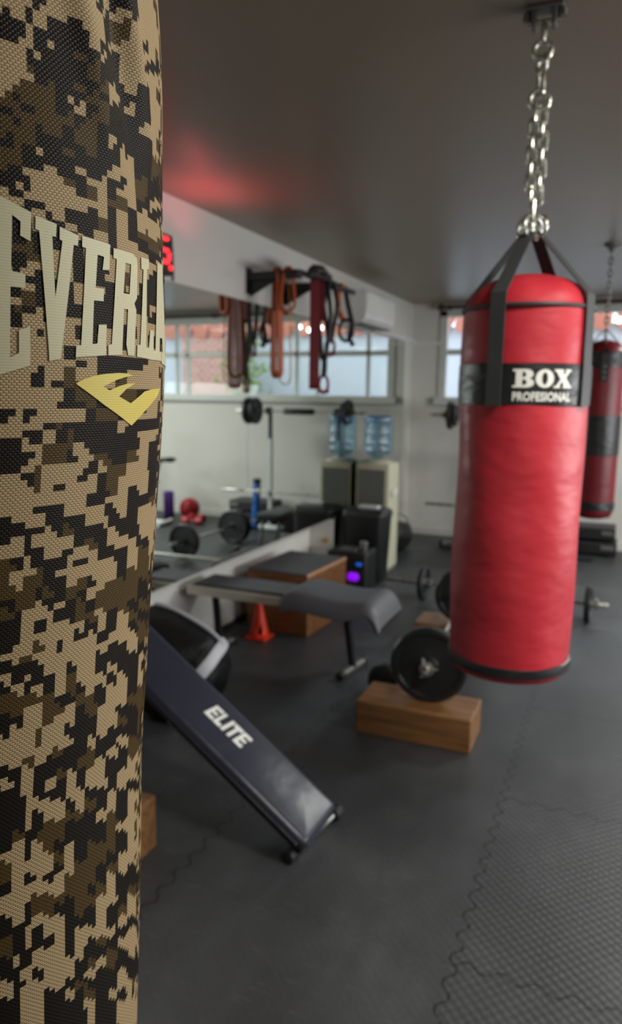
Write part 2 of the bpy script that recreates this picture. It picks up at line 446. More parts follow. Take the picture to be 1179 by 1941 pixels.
# outside, seen through the window
b = BM(); box(b, -9, 9, YF+0.12, 24, -0.3, -0.2); struct('ground_outside', b, MAT['ground'])
gw = thing('neighbour_house', 'white rendered house wall with pinkish tiled eave outside the window', 'house', (0, 10.0, -0.2))
b = BM(); box(b, -8, 9, 10.0, 10.3, -0.2, 2.43); obj('wall', b, MAT['ext_white'], gw)
b = BM(); box(b, 1.25, 2.35, 9.94, 10.0, -0.2, 2.43); obj('brick_panel', b, MAT['brick'], gw)
b = BM()
for i in range(60):
    x = -8+i*0.285; tube(b, [(x, 9.86, 2.44), (x, 10.9, 2.95)], 0.12, 10)
obj('tiled_roof', b, MAT['tile'], gw, True)
b = BM()
for k in range(260):
    c = Vector((1.05+random.gauss(0, 0.16), 9.6+random.gauss(0, 0.1), 1.75+random.gauss(0, 0.28)))
    d = Vector((random.uniform(-1, 1), random.uniform(-1, 1), random.uniform(-1, 1))).normalized(); s = d.orthogonal().normalized()
    q = [c+d*0.07, c+s*0.03, c-d*0.07, c-s*0.03]; b.faces.new([b.verts.new(v) for v in q])
sh = thing('garden_shrub', 'yellow-green shrub outside, seen in the mirror through the window', 'shrub', (1.05, 9.6, -0.2))
obj('foliage', b, MAT['leaf'], sh)
b = BM(); tube(b, [(1.05, 9.6, -0.2), (1.07, 9.6, 0.7), (1.03, 9.6, 1.7)], [0.03, 0.022, 0.01], 8); obj('stem', b, MAT['dark_wood'], sh)

# ------------------------------------------------------------------ chains
def link_bm(c, axis, side, half_len, half_w, r):
    """one oval chain link centred at c, long axis 'axis', flat in axis/side plane"""
    c, a, s = Vector(c), Vector(axis).normalized(), Vector(side).normalized(); pts = []
    for i in range(7):
        t = -PI/2+PI*i/6; pts.append(c+a*(half_len-half_w+half_w*math.cos(t))+s*half_w*math.sin(t))
    for i in range(7):
        t = PI/2+PI*i/6; pts.append(c+a*(-(half_len-half_w)+half_w*math.cos(t))+s*half_w*math.sin(t))
    b = BM(); tube(b, pts, r, 8, closed=True); return b
def ring_bm(c, n, R, r, seg=22, a0=0.0, a1=2*PI):
    _, s, u = frame_at(n); b = BM(); pts = ellipse_pts(c, s, u, R, R, seg, a0, a1)
    tube(b, pts, r, 10, closed=abs(a1-a0-2*PI) < 1e-6); return b

# ------------------------------------------------------------------ the red heavy bag in the middle distance
BX, BY = -0.246, 2.02
tocam = Vector((-BX, -BY, 0)).normalized(); th_r = math.atan2(tocam.y, tocam.x)
def on_bag(cx, cy, th0, R, a, z): return Vector((cx+R*math.cos(th0+a), cy+R*math.sin(th0+a), z))
RR = 0.163
ch = thing('hanging_chain', 'shiny zinc chain and hooks hanging from the ceiling above the red bag', 'chain', (BX, BY, ZC))
b = BM(); box(b, BX-0.045, BX+0.045, BY-0.022, BY+0.022, ZC-0.012, ZC, 0.003); box(b, BX-0.03, BX-0.018, BY-0.02, BY+0.02, ZC-0.05, ZC-0.01, 0.003); box(b, BX+0.018, BX+0.03, BY-0.02, BY+0.02, ZC-0.05, ZC-0.01, 0.003)
obj('ceiling_bracket', b, MAT['dull'], ch)
for (dx, dy) in ((-0.042, 0), (0.042, 0)):
    b = BM(); cyl(b, (BX+dx, BY+dy, ZC-0.028), (BX+dx, BY+dy, ZC-0.012), 0.011, 6); obj('bolt', b, MAT['dull'], ch)
b = BM(); cyl(b, (BX-0.04, BY, ZC-0.036), (BX+0.04, BY, ZC-0.036), 0.007, 10); cyl(b, (BX, BY, ZC-0.082), (BX, BY, ZC-0.034), 0.008, 12, 0.002)
obj('swivel_rod', b, MAT['chrome'], ch, True)
sd = tocam.cross(Vector((0, 0, 1))).normalized()
diag = (tocam*0.5+sd*0.85).normalized()
zz = ZC-0.135
obj('eye_ring', ring_bm((BX, BY, ZC-0.100), tocam, 0.021, 0.0062), MAT['chrome'], ch, True)
obj('eye_ring', ring_bm((BX, BY, ZC-0.131), diag, 0.021, 0.0062, 20), MAT['chrome'], ch, True)
b = link_bm((BX, BY, ZC-0.172), (0, 0, 1), diag.cross(Vector((0, 0, 1))), 0.034, 0.012, 0.0055); obj('snap_hook', b, MAT['chrome'], ch, True)
obj('eye_ring', ring_bm((BX, BY, ZC-0.215), tocam, 0.024, 0.0058), MAT['chrome'], ch, True)
# four strands of links down to the lower shackle
z_top, z_bot = ZC-0.232, 1.995
nl = 7; step = (z_top-z_bot)/nl
for q in range(4):
    sgn = -1 if q % 2 == 0 else 1; dep = -1 if q < 2 else 1
    for i in range(nl):
        z = z_top-step*(i+0.5)-dep*0.006; spread = 0.007+0.006*math.sin(PI*(i+0.5)/nl)
        side = sd if (i+q) % 2 == 0 else tocam
        c = Vector((BX, BY, z))+sd*sgn*spread+tocam*0.010*dep*math.sin(PI*(i+0.5)/nl)
        obj('chain_link', link_bm(c, (sd.x*0.04*sgn*(1 if i < nl/2 else -1), 0, 1), side, step*0.5+0.006, 0.0105, 0.0036), MAT['chrome'], ch, True)
b = link_bm((BX, BY, 1.970), (0, 0, 1), tocam, 0.036, 0.011, 0.005); obj('shackle', b, MAT['chrome'], ch, True)

bag = thing('punching_bag', 'red punching bag with black belt and white block lettering, hanging from a chain', 'punching bag', (BX, BY, 0.745))
ZB, ZR = 0.745, 1.722
def wr(r, h, a):  # soft dents and sag
    k = 0.5+0.5*math.sin(3.1*h+1.2*math.sin(a*2+h*3))
    return r*(1+0.010*math.sin(a*3+h*9)+0.008*math.sin(a*5-h*13+1)+0.004*k) if 0.03 < h < 1.0 else r
prof = [(0.002, 0.012), (0.08, 0.006), (0.13, 0.004), (0.152, 0.008), (0.160, 0.02)]
n = 44
for i in range(n+1):
    t = i/n; h = 0.03+t*(ZR-ZB-0.03); prof.append((0.161+0.004*math.sin(PI*t)+0.002*math.sin(t*9), h))
bm_ = BM(); lathe(bm_, prof, (BX, BY, ZB), seg=72, caps=True, fn=wr)
obj('body', bm_, MAT['red'], bag, True, sharp=60)
# crown: four puffed panels rising to a dome
cr = [(0.164, 0.0), (0.160, 0.018), (0.150, 0.038), (0.130, 0.058), (0.10, 0.074), (0.06, 0.086), (0.02, 0.091), (0.002, 0.0915)]
def puff(r, h, a): return r*(1-0.05*math.exp(-(((a-0.4) % (PI/2)-PI/4)/0.30)**2)*min(1, h/0.03))
bm_ = BM(); lathe(bm_, cr, (BX, BY, ZR), seg=72, fn=puff); obj('crown', bm_, MAT['red'], bag, True, sharp=60)
b = BM(); tube(b, [on_bag(BX, BY, th_r, RR+0.0025, 2*PI*k/64, ZR) for k in range(64)], 0.0055, 8, closed=True); obj('piping', b, MAT['piping'], bag, True)
def band(zs, cx, cy, R, seg=72, z0=0): 
    b = BM(); lathe(b, [(R-0.004, zs[0]), (R, zs[0]+0.002), (R+0.0012, (zs[0]+zs[1])/2), (R, zs[1]-0.002), (R-0.004, zs[1])], (cx, cy, 0), seg=seg, caps=False); return b
belt = obj('belt', band((1.479, 1.583), BX, BY, RR+0.006), MAT['black_vinyl'], bag, True)
obj('bottom_band', band((0.768, 0.797), BX, BY, RR+0.0035), MAT['black_vinyl'], bag, True)
# four webbing straps from the top rings, over the crown, down to the belt
apex = Vector((BX, BY, 1.915))
for k, a in enumerate((-0.42, 1.04, 2.62, -1.98)):
    pts, wd = [], []
    rad = Vector((math.cos(th_r+a), math.sin(th_r+a), 0)); tan = Vector((-rad.y, rad.x, 0))
    st = apex+rad*0.022; en = Vector((BX, BY, ZR+0.030))+rad*(RR+0.007)
    for i in range(9):
        t = i/8; pts.append(st.lerp(en, t)+rad*0.010*math.sin(PI*t)*0)
    pts.append(Vector((BX, BY, ZR-0.01))+rad*(RR+0.009))
    for i in range(1, 8):
        z = ZR-0.01-(ZR-0.01-1.477)*i/7; pts.append(Vector((BX, BY, z))+rad*(RR+(0.0095 if z > 1.60 else 0.0105)))
    b = BM(); ribbon(b, pts, tan, [0.034+0.006*min(1, i/8) for i in range(len(pts))], 0.003); obj('strap', b, MAT['web'], bag)
    obj('strap_ring', ring_bm(apex+rad*0.020+Vector((0, 0, 0.016)), tan if k % 2 == 0 else (tan+rad*0.4).normalized(), 0.026, 0.0055), MAT['chrome'], bag, True)
def print_on(name, bm, f, mat, parent, flip=False):
    for v in bm.verts: v.co = f(v.co.x, v.co.y)
    me = obj(name, bm, mat, parent); return me
def belt_f(off): return lambda x, y: on_bag(BX, BY, th_r, RR+0.0073+off, x, y)
SL = 0.012
def slab_B():
    return [[(0, 0), (.62, 0), (.80, .05), (.92, .16), (.94, .28), (.88, .42), (.74, .51), (.86, .60), (.90, .72), (.86, .86), (.76, .96), (.60, 1), (0, 1), (0, .88), (.13, .88), (.13, .12), (0, .12)],
            [(.42, .14), (.52, .14), (.60, .20), (.62, .30), (.58, .40), (.50, .45), (.42, .45)], [(.42, .57), (.50, .57), (.57, .63), (.58, .72), (.55, .82), (.50, .87), (.42, .87)]]
def slab_O():
    o = [(0.5+0.5*math.cos(2*PI*i/28), 0.5+0.52*math.sin(2*PI*i/28)) for i in range(28)]
    i_ = [(0.5+0.16*math.cos(2*PI*i/20), 0.5+0.36*math.sin(2*PI*i/20)) for i in range(20)]
    return [o, i_]
def slab_X():
    return [[(0, 0), (.34, 0), (.34, .11), (.29, .11), (.43, .36), (.56, .11), (.50, .11), (.50, 0), (1, 0), (1, .11), (.93, .11), (.66, .55), (.86, .89), (.95, .89), (.95, 1), (.62, 1), (.62, .89), (.66, .89), (.56, .71), (.45, .89), (.51, .89), (.51, 1), (.02, 1), (.02, .89), (.10, .89), (.35, .47), (.13, .11), (0, .11)]]
for off, mat, nm, g in ((0.0, MAT['shadow_print'], 'letter_outline', 0.010), (0.0016, MAT['white_print'], 'letter', 0.0)):
    for (fn, x0, x1) in ((slab_B, -0.150, 0.145), (slab_O, 0.165, 0.425), (slab_X, 0.430, 0.715)):
        bb = flat_polys(fn()); fit_bm(bb, x0-g, x1+g, 1.523-g*0.15, 1.567+g*0.15)
        for v in bb.verts: pass
        me = bb
        for k in range(1, 12):
            bmesh.ops.bisect_plane(me, geom=list(me.verts)+list(me.edges)+list(me.faces), plane_co=(x0+(x1-x0)*k/12, 0, 0), plane_no=(1, 0, 0))
        print_on(nm, me, belt_f(off), mat, belt)
bb = text_bm('PROFESIONAL', bold=0.035, spacing=1.04); fit_bm(bb, -0.145, 0.715, 1.490, 1.5125); print_on('small_lettering', bb, belt_f(0.0012), MAT['white_print'], belt)

# ------------------------------------------------------------------ the second, dark red bag by the far window
CX, CY = -0.128, 5.07; th_c = math.atan2(-CY, -CX); RC = 0.128
ch2 = thing('hanging_chain', 'thin dark chain to the ceiling above the striped dark red bag', 'chain', (CX, CY, ZC))
b = BM(); lathe(b, [(0.05, 0), (0.05, -0.012), (0.02, -0.03), (0.012, -0.05)], (CX, CY, ZC), seg=16); obj('ceiling_bracket', b, MAT['dull'], ch2, True)
nl = 13; zt, zb = ZC-0.05, 1.93; st = (zt-zb)/nl
for i in range(nl):
    obj('chain_link', link_bm((CX, CY, zt-st*(i+0.5)), (0, 0, 1), (1, 0, 0) if i % 2 else (0, 1, 0), st*0.5+0.006, 0.012, 0.0045), MAT['dull'], ch2, True)
bag2 = thing('punching_bag', 'dark red punching bag with black stripes hanging near the far window', 'punching bag', (CX, CY, 0.715))
b = BM(); lathe(b, [(0.002, 0.0), (0.07, 0.004), (0.105, 0.016), (0.120, 0.036), (RC-0.003, 0.06)]+[(RC, 0.08+i*0.05) for i in range(20)]+[(RC, 1.075), (0.120, 1.10), (0.09, 1.125), (0.05, 1.145), (0.002, 1.155)], (CX, CY, 0.715), seg=48)
obj('body', b, MAT['dark_red'], bag2, True, sharp=60)
for z0, z1 in ((1.69, 1.79), (1.135, 1.39), (0.778, 0.835)):
    obj('black_stripe', band((z0, z1), CX, CY, RC+0.003, 48), MAT['black_vinyl'], bag2, True)
for k in range(4):
    a = th_c+0.08+k*PI/2; rad = Vector((math.cos(a), math.sin(a), 0)); tan = Vector((-rad.y, rad.x, 0)); c = Vector((CX, CY, 0))
    b = BM(); ribbon(b, [c+rad*(RC+0.006)+Vector((0, 0, z)) for z in (1.60, 1.66, 1.72, 1.775)]+[c+rad*(RC-0.004)+Vector((0, 0, 1.80))], tan, [0.04, 0.05, 0.046, 0.04, 0.034], 0.006); tb = obj('strap_tab', b, MAT['black'], bag2)
    for z in (1.625, 1.66, 1.695):
        b = BM(); cyl(b, c+rad*(RC+0.008)+Vector((0, 0, z)), c+rad*(RC+0.012)+Vector((0, 0, z)), 0.008, 12); obj('rivet', b, MAT['dull'], tb)
    b = BM(); tube(b, [c+rad*(RC-0.008)+Vector((0, 0, 1.80)), c+rad*0.06+Vector((0, 0, 1.87)), c+Vector((0, 0, 1.935))], 0.005, 8); obj('chain_leg', b, MAT['chrome'], bag2, True)

# ------------------------------------------------------------------ the camouflage bag close to the camera
AXIS = [[0.9304, -0.5002, 0.3663], [1.006, -0.4979, 0.3695], [1.0684, -0.496, 0.3719], [1.1292, -0.4947, 0.3738], [1.1882, -0.4936, 0.3752], [1.2313, -0.4918, 0.3775], [1.278, -0.4892, 0.3809], [1.3239, -0.4871, 0.3835], [1.3686, -0.4843, 0.3872], [1.4125, -0.482, 0.39], [1.4555, -0.4795, 0.3931], [1.4976, -0.4773, 0.3958], [1.5224, -0.4765, 0.3967], [1.559, -0.4763, 0.3969], [1.5987, -0.4763, 0.3969], [1.6376, -0.4762, 0.397], [1.6757, -0.4757, 0.3977], [1.713, -0.4752, 0.3983], [1.7422, -0.4753, 0.3981], [1.7637, -0.4758, 0.3976], [1.7848, -0.4765, 0.3967]]
TH0, RB = -0.68671, 0.170
PATCH_U0, PATCH_V0, CELL = 0.02, 0.93, 0.0042
# 0 = pale tan, 1 = dark brown, 2 = olive brown
PATCH = (
    (0, 0, 0, 0, 0, 0, 0, 0, 0, 0, 0, 0, 0, 0, 0, 0, 0, 0, 0, 0, 0, 0, 0, 0, 1, 1, 1, 1, 1, 1, 1, 0, 0, 0, 0, 0, 0, 0, 0, 0, 0, 0, 0, 0, 0, 0, 0, 0, 0, 0, 0),
    (0, 0, 0, 0, 0, 0, 0, 0, 0, 0, 0, 0, 0, 0, 0, 0, 0, 0, 0, 0, 0, 0, 0, 0, 1, 1, 1, 1, 1, 1, 1, 0, 0, 0, 0, 0, 0, 0, 0, 0, 0, 0, 0, 0, 0, 0, 0, 0, 0, 0, 0),
    (0, 0, 0, 0, 0, 0, 0, 0, 0, 0, 0, 0, 0, 0, 0, 0, 0, 0, 0, 0, 0, 0, 0, 0, 1, 1, 1, 1, 1, 1, 1, 0, 0, 0, 0, 0, 0, 0, 0, 0, 0, 0, 0, 0, 0, 0, 0, 0, 0, 0, 0),
    (0, 0, 0, 0, 0, 0, 0, 0, 0, 0, 0, 0, 0, 0, 0, 0, 0, 0, 0, 0, 1, 0, 0, 0, 1, 1, 1, 1, 1, 1, 1, 0, 0, 0, 0, 0, 0, 0, 0, 0, 0, 0, 0, 0, 0, 0, 0, 0, 0, 0, 0),
    (0, 0, 0, 0, 0, 0, 0, 0, 0, 0, 0, 0, 0, 0, 0, 0, 0, 0, 0, 0, 1, 0, 0, 0, 1, 1, 1, 1, 1, 1, 1, 0, 0, 0, 0, 0, 0, 0, 2, 2, 0, 0, 0, 2, 0, 0, 0, 0, 0, 0, 1),
    (0, 0, 0, 0, 0, 0, 0, 0, 0, 0, 0, 0, 0, 0, 0, 0, 0, 0, 0, 1, 1, 0, 0, 0, 1, 1, 1, 1, 1, 1, 1, 0, 0, 0, 0, 0, 0, 0, 2, 2, 0, 0, 2, 2, 0, 0, 0, 0, 0, 0, 1),
    (0, 0, 0, 0, 0, 0, 0, 0, 0, 0, 0, 0, 0, 0, 0, 0, 0, 0, 1, 1, 1, 0, 0, 0, 1, 1, 1, 1, 1, 1, 1, 0, 0, 0, 0, 0, 0, 0, 0, 0, 0, 0, 0, 0, 0, 0, 0, 0, 0, 0, 0),
    (0, 0, 0, 0, 0, 0, 0, 0, 0, 0, 0, 0, 0, 0, 0, 0, 0, 1, 1, 1, 1, 0, 0, 0, 1, 1, 1, 1, 1, 1, 1, 0, 0, 0, 0, 0, 0, 0, 0, 0, 0, 0, 0, 0, 0, 0, 0, 0, 0, 0, 1),
    (0, 0, 0, 0, 0, 0, 0, 0, 0, 0, 0, 0, 0, 0, 0, 0, 1, 1, 1, 1, 1, 0, 0, 1, 1, 1, 1, 1, 1, 1, 1, 0, 0, 0, 0, 0, 0, 0, 0, 0, 0, 0, 0, 0, 0, 0, 1, 1, 0, 0, 0),
    (0, 0, 0, 0, 0, 0, 0, 0, 0, 0, 0, 0, 0, 0, 1, 1, 1, 1, 1, 1, 1, 0, 0, 0, 1, 1, 1, 1, 1, 1, 1, 0, 0, 0, 0, 0, 0, 0, 0, 0, 0, 0, 0, 0, 0, 0, 1, 0, 0, 1, 1),
    (0, 0, 0, 0, 0, 0, 0, 0, 0, 0, 0, 0, 0, 1, 1, 1, 1, 1, 1, 1, 1, 0, 0, 1, 1, 1, 1, 1, 1, 1, 1, 0, 0, 0, 0, 0, 0, 0, 0, 0, 0, 0, 0, 0, 0, 0, 2, 2, 0, 1, 1),
    (0, 0, 0, 0, 0, 0, 0, 0, 0, 0, 0, 0, 1, 1, 1, 1, 1, 1, 1, 1, 1, 0, 0, 1, 1, 1, 1, 1, 1, 1, 0, 0, 0, 0, 0, 0, 0, 0, 0, 0, 0, 0, 0, 0, 1, 0, 2, 2, 1, 1, 1),
    (0, 0, 0, 0, 0, 0, 0, 0, 0, 0, 0, 0, 1, 1, 1, 1, 1, 1, 1, 1, 1, 0, 0, 1, 1, 1, 1, 1, 1, 1, 0, 0, 0, 0, 0, 0, 0, 0, 0, 0, 0, 0, 0, 0, 0, 0, 0, 1, 1, 2, 0),
    (0, 0, 0, 0, 0, 0, 0, 0, 0, 0, 0, 0, 1, 1, 1, 1, 1, 1, 1, 1, 1, 0, 0, 1, 1, 1, 1, 1, 1, 1, 0, 0, 0, 0, 0, 0, 0, 0, 0, 0, 0, 1, 1, 0, 0, 0, 0, 0, 1, 1, 1),
    (0, 0, 0, 0, 0, 0, 0, 0, 0, 0, 0, 0, 1, 1, 1, 1, 1, 1, 1, 1, 1, 0, 0, 0, 1, 1, 1, 1, 1, 1, 1, 0, 0, 0, 0, 0, 0, 0, 0, 0, 0, 0, 1, 0, 1, 1, 1, 1, 1, 1, 1),
    (0, 0, 0, 0, 0, 0, 0, 0, 0, 0, 0, 0, 1, 1, 1, 1, 1, 1, 1, 1, 1, 0, 0, 1, 1, 1, 1, 1, 1, 1, 1, 0, 0, 0, 0, 0, 0, 0, 0, 0, 0, 0, 0, 1, 1, 1, 1, 1, 1, 0, 1),
    (0, 0, 0, 0, 0, 0, 0, 1, 0, 0, 0, 0, 1, 1, 1, 1, 1, 1, 1, 1, 1, 0, 0, 1, 1, 1, 1, 1, 1, 1, 0, 0, 0, 0, 0, 0, 0, 0, 1, 1, 0, 0, 1, 0, 1, 1, 1, 1, 1, 1, 0),
    (0, 0, 0, 0, 0, 1, 1, 1, 0, 0, 0, 0, 1, 1, 1, 1, 1, 1, 1, 1, 1, 0, 0, 1, 1, 1, 1, 1, 1, 1, 1, 0, 0, 0, 0, 0, 0, 0, 1, 1, 0, 0, 1, 1, 1, 1, 1, 1, 1, 1, 0),
    (0, 0, 0, 0, 1, 1, 1, 1, 0, 0, 0, 0, 1, 1, 1, 1, 1, 1, 1, 1, 1, 0, 0, 1, 1, 1, 1, 1, 1, 1, 0, 0, 0, 0, 0, 0, 0, 0, 2, 2, 1, 1, 1, 1, 1, 1, 1, 0, 1, 2, 0),
    (0, 0, 0, 1, 1, 1, 1, 1, 0, 0, 0, 0, 1, 1, 1, 1, 1, 1, 1, 1, 1, 0, 0, 1, 1, 1, 1, 1, 1, 1, 0, 0, 0, 0, 0, 0, 0, 0, 2, 2, 1, 1, 1, 1, 1, 0, 1, 1, 2, 2, 0),
    (0, 0, 1, 1, 1, 1, 1, 1, 0, 0, 0, 0, 1, 1, 1, 1, 1, 1, 1, 1, 1, 0, 0, 1, 1, 1, 1, 1, 1, 1, 0, 0, 0, 1, 1, 0, 0, 0, 1, 1, 1, 1, 1, 1, 0, 0, 2, 2, 0, 0, 0),
    (0, 1, 1, 1, 1, 1, 1, 1, 0, 0, 0, 0, 1, 1, 1, 1, 1, 1, 1, 1, 1, 0, 0, 1, 1, 1, 1, 1, 1, 1, 0, 0, 1, 1, 0, 0, 0, 1, 1, 1, 1, 1, 1, 1, 0, 0, 2, 2, 0, 0, 0),
    (1, 1, 1, 1, 1, 1, 1, 1, 0, 0, 0, 0, 1, 1, 1, 1, 1, 1, 1, 1, 1, 0, 0, 1, 1, 1, 1, 1, 1, 1, 0, 1, 1, 1, 0, 0, 1, 1, 1, 1, 1, 1, 1, 0, 0, 2, 2, 2, 2, 1, 2),
    (1, 1, 1, 1, 1, 1, 1, 1, 0, 0, 0, 0, 1, 1, 1, 1, 1, 1, 1, 1, 1, 0, 0, 1, 1, 1, 1, 1, 1, 1, 1, 1, 1, 0, 0, 1, 1, 1, 1, 1, 1, 1, 0, 0, 2, 0, 2, 1, 2, 1, 1),
    (1, 1, 1, 1, 1, 1, 1, 1, 0, 0, 0, 0, 1, 1, 1, 1, 1, 1, 1, 1, 1, 0, 0, 1, 1, 1, 1, 1, 1, 0, 1, 0, 0, 0, 0, 1, 1, 1, 1, 0, 1, 1, 0, 0, 0, 0, 2, 1, 0, 1, 1),
    (1, 1, 1, 1, 1, 1, 1, 1, 0, 0, 0, 0, 1, 1, 1, 1, 1, 1, 1, 1, 1, 0, 0, 1, 1, 1, 1, 1, 0, 0, 0, 0, 0, 0, 1, 1, 1, 1, 0, 0, 1, 0, 0, 2, 0, 0, 0, 1, 1, 0, 0),
    (1, 1, 1, 1, 1, 1, 1, 1, 0, 0, 0, 0, 1, 1, 1, 1, 1, 1, 1, 1, 1, 0, 0, 1, 1, 1, 1, 0, 0, 1, 0, 0, 0, 0, 1, 1, 1, 0, 0, 0, 0, 0, 1, 1, 1, 0, 1, 1, 1, 0, 1),
    (1, 1, 1, 1, 1, 1, 1, 1, 0, 0, 0, 0, 1, 1, 1, 1, 1, 1, 1, 1, 1, 0, 0, 1, 1, 1, 1, 0, 1, 1, 0, 0, 0, 1, 1, 1, 0, 0, 0, 0, 0, 0, 2, 2, 1, 0, 1, 1, 0, 1, 0),
    (1, 1, 1, 1, 1, 1, 1, 1, 0, 0, 0, 0, 1, 1, 1, 1, 1, 1, 1, 1, 1, 0, 0, 1, 1, 1, 1, 1, 1, 1, 0, 0, 1, 1, 1, 0, 0, 0, 0, 0, 0, 1, 1, 0, 2, 2, 1, 1, 1, 0, 0),
    (1, 1, 1, 1, 1, 1, 1, 1, 0, 0, 0, 0, 1, 1, 1, 1, 1, 1, 1, 1, 1, 0, 0, 1, 1, 1, 1, 1, 1, 1, 1, 1, 1, 1, 1, 0, 0, 0, 0, 0, 0, 1, 1, 1, 2, 2, 0, 0, 0, 2, 2),
    (1, 1, 1, 1, 1, 1, 1, 1, 0, 0, 0, 0, 1, 1, 1, 1, 1, 1, 1, 1, 0, 0, 2, 1, 1, 1, 1, 1, 1, 1, 1, 1, 1, 1, 0, 0, 0, 0, 0, 0, 1, 1, 0, 0, 0, 1, 0, 0, 2, 2, 2),
    (1, 1, 1, 1, 1, 1, 1, 1, 0, 0, 0, 0, 1, 1, 1, 1, 1, 1, 1, 1, 0, 2, 2, 1, 1, 1, 1, 1, 2, 1, 1, 1, 1, 0, 0, 0, 0, 0, 0, 1, 1, 0, 1, 0, 0, 2, 2, 1, 2, 2, 1),
    (1, 1, 1, 1, 1, 1, 1, 1, 0, 0, 0, 0, 1, 1, 1, 1, 1, 1, 1, 1, 2, 2, 1, 1, 1, 1, 1, 2, 2, 2, 1, 1, 0, 0, 0, 0, 0, 0, 1, 1, 2, 1, 0, 0, 0, 0, 2, 2, 1, 1, 1),
    (1, 1, 1, 1, 1, 1, 1, 1, 0, 0, 0, 0, 1, 1, 1, 1, 1, 1, 1, 1, 2, 1, 1, 1, 1, 1, 2, 2, 2, 2, 1, 0, 0, 0, 0, 0, 1, 1, 1, 0, 2, 2, 1, 1, 1, 2, 2, 1, 1, 1, 1),
    (1, 1, 1, 1, 1, 1, 1, 1, 0, 0, 0, 0, 1, 1, 1, 1, 1, 0, 1, 1, 2, 1, 0, 1, 1, 0, 2, 2, 2, 1, 0, 0, 1, 1, 1, 1, 1, 1, 0, 0, 2, 1, 0, 2, 2, 1, 2, 1, 1, 2, 2),
    (1, 1, 1, 1, 1, 1, 1, 1, 0, 0, 0, 0, 1, 1, 1, 1, 0, 0, 2, 2, 1, 0, 0, 0, 0, 0, 2, 2, 1, 1, 0, 1, 1, 1, 1, 1, 1, 0, 0, 0, 1, 1, 1, 0, 2, 2, 2, 2, 1, 1, 1),
    (1, 1, 1, 1, 1, 1, 1, 1, 0, 0, 0, 0, 1, 1, 1, 1, 0, 1, 2, 1, 0, 0, 2, 0, 0, 1, 2, 1, 1, 1, 1, 1, 1, 0, 1, 0, 0, 0, 0, 0, 2, 0, 2, 2, 2, 2, 1, 1, 2, 1, 1),
    (1, 1, 1, 1, 1, 1, 1, 1, 0, 0, 0, 0, 1, 1, 1, 1, 1, 1, 1, 1, 1, 2, 2, 1, 1, 1, 1, 1, 1, 1, 1, 0, 0, 0, 0, 0, 0, 0, 0, 0, 1, 1, 2, 2, 2, 2, 2, 1, 1, 1, 2),
    (1, 1, 1, 1, 1, 1, 1, 1, 0, 0, 0, 0, 1, 1, 0, 0, 1, 0, 1, 1, 1, 2, 1, 1, 1, 2, 1, 0, 0, 1, 0, 0, 0, 2, 0, 0, 0, 0, 2, 2, 1, 2, 1, 1, 1, 2, 2, 0, 0, 1, 1),
    (1, 1, 1, 1, 1, 1, 1, 1, 0, 0, 0, 0, 1, 0, 0, 0, 0, 0, 1, 1, 1, 1, 1, 1, 2, 2, 0, 0, 0, 1, 0, 0, 2, 2, 0, 0, 0, 2, 2, 2, 1, 1, 1, 1, 2, 1, 0, 1, 0, 1, 1),
    (1, 1, 1, 1, 1, 1, 1, 1, 0, 0, 0, 0, 0, 0, 0, 0, 0, 0, 1, 0, 1, 1, 1, 2, 2, 0, 0, 1, 1, 1, 2, 2, 2, 1, 0, 0, 2, 2, 2, 1, 1, 1, 2, 1, 1, 2, 1, 1, 1, 1, 0),
    (1, 1, 1, 1, 1, 1, 1, 1, 0, 0, 0, 0, 0, 0, 0, 0, 0, 0, 0, 0, 1, 1, 1, 0, 0, 0, 1, 1, 1, 1, 2, 2, 1, 1, 0, 2, 2, 1, 1, 1, 1, 1, 0, 1, 1, 1, 1, 1, 1, 0, 0),
    (1, 1, 1, 1, 1, 1, 0, 1, 0, 0, 0, 1, 0, 0, 0, 0, 0, 1, 0, 0, 0, 1, 0, 0, 0, 0, 1, 1, 1, 1, 1, 1, 1, 1, 2, 2, 1, 1, 1, 1, 0, 0, 2, 2, 0, 0, 1, 0, 0, 0, 0),
    (1, 1, 1, 1, 0, 0, 0, 1, 1, 0, 1, 1, 0, 0, 0, 0, 1, 1, 0, 0, 0, 0, 0, 0, 0, 0, 1, 1, 1, 1, 1, 1, 1, 1, 1, 1, 1, 1, 1, 1, 1, 0, 2, 1, 0, 0, 0, 0, 0, 0, 0),
    (1, 1, 0, 0, 0, 0, 0, 1, 0, 0, 1, 0, 0, 0, 0, 0, 1, 1, 0, 0, 0, 0, 1, 0, 0, 0, 1, 1, 0, 0, 1, 1, 1, 1, 1, 1, 1, 1, 1, 0, 1, 0, 1, 0, 0, 0, 0, 0, 0, 0, 0),
    (0, 0, 0, 0, 0, 0, 1, 1, 0, 0, 0, 0, 0, 0, 0, 0, 1, 1, 0, 0, 0, 1, 1, 0, 0, 0, 0, 0, 0, 1, 1, 1, 1, 1, 1, 1, 1, 1, 0, 0, 0, 0, 0, 0, 0, 0, 0, 0, 0, 0, 0),
    (0, 0, 0, 0, 0, 1, 1, 1, 1, 1, 0, 0, 0, 0, 0, 0, 1, 1, 0, 1, 1, 1, 1, 0, 0, 0, 0, 0, 0, 1, 1, 1, 1, 1, 1, 1, 1, 0, 2, 2, 0, 0, 2, 2, 2, 2, 0, 0, 0, 0, 0),
    (0, 0, 0, 1, 1, 1, 1, 0, 1, 1, 0, 0, 1, 1, 0, 0, 1, 1, 1, 1, 1, 1, 1, 0, 0, 0, 0, 0, 0, 1, 1, 1, 0, 0, 1, 0, 0, 0, 0, 0, 0, 0, 2, 2, 2, 2, 0, 0, 0, 0, 0),
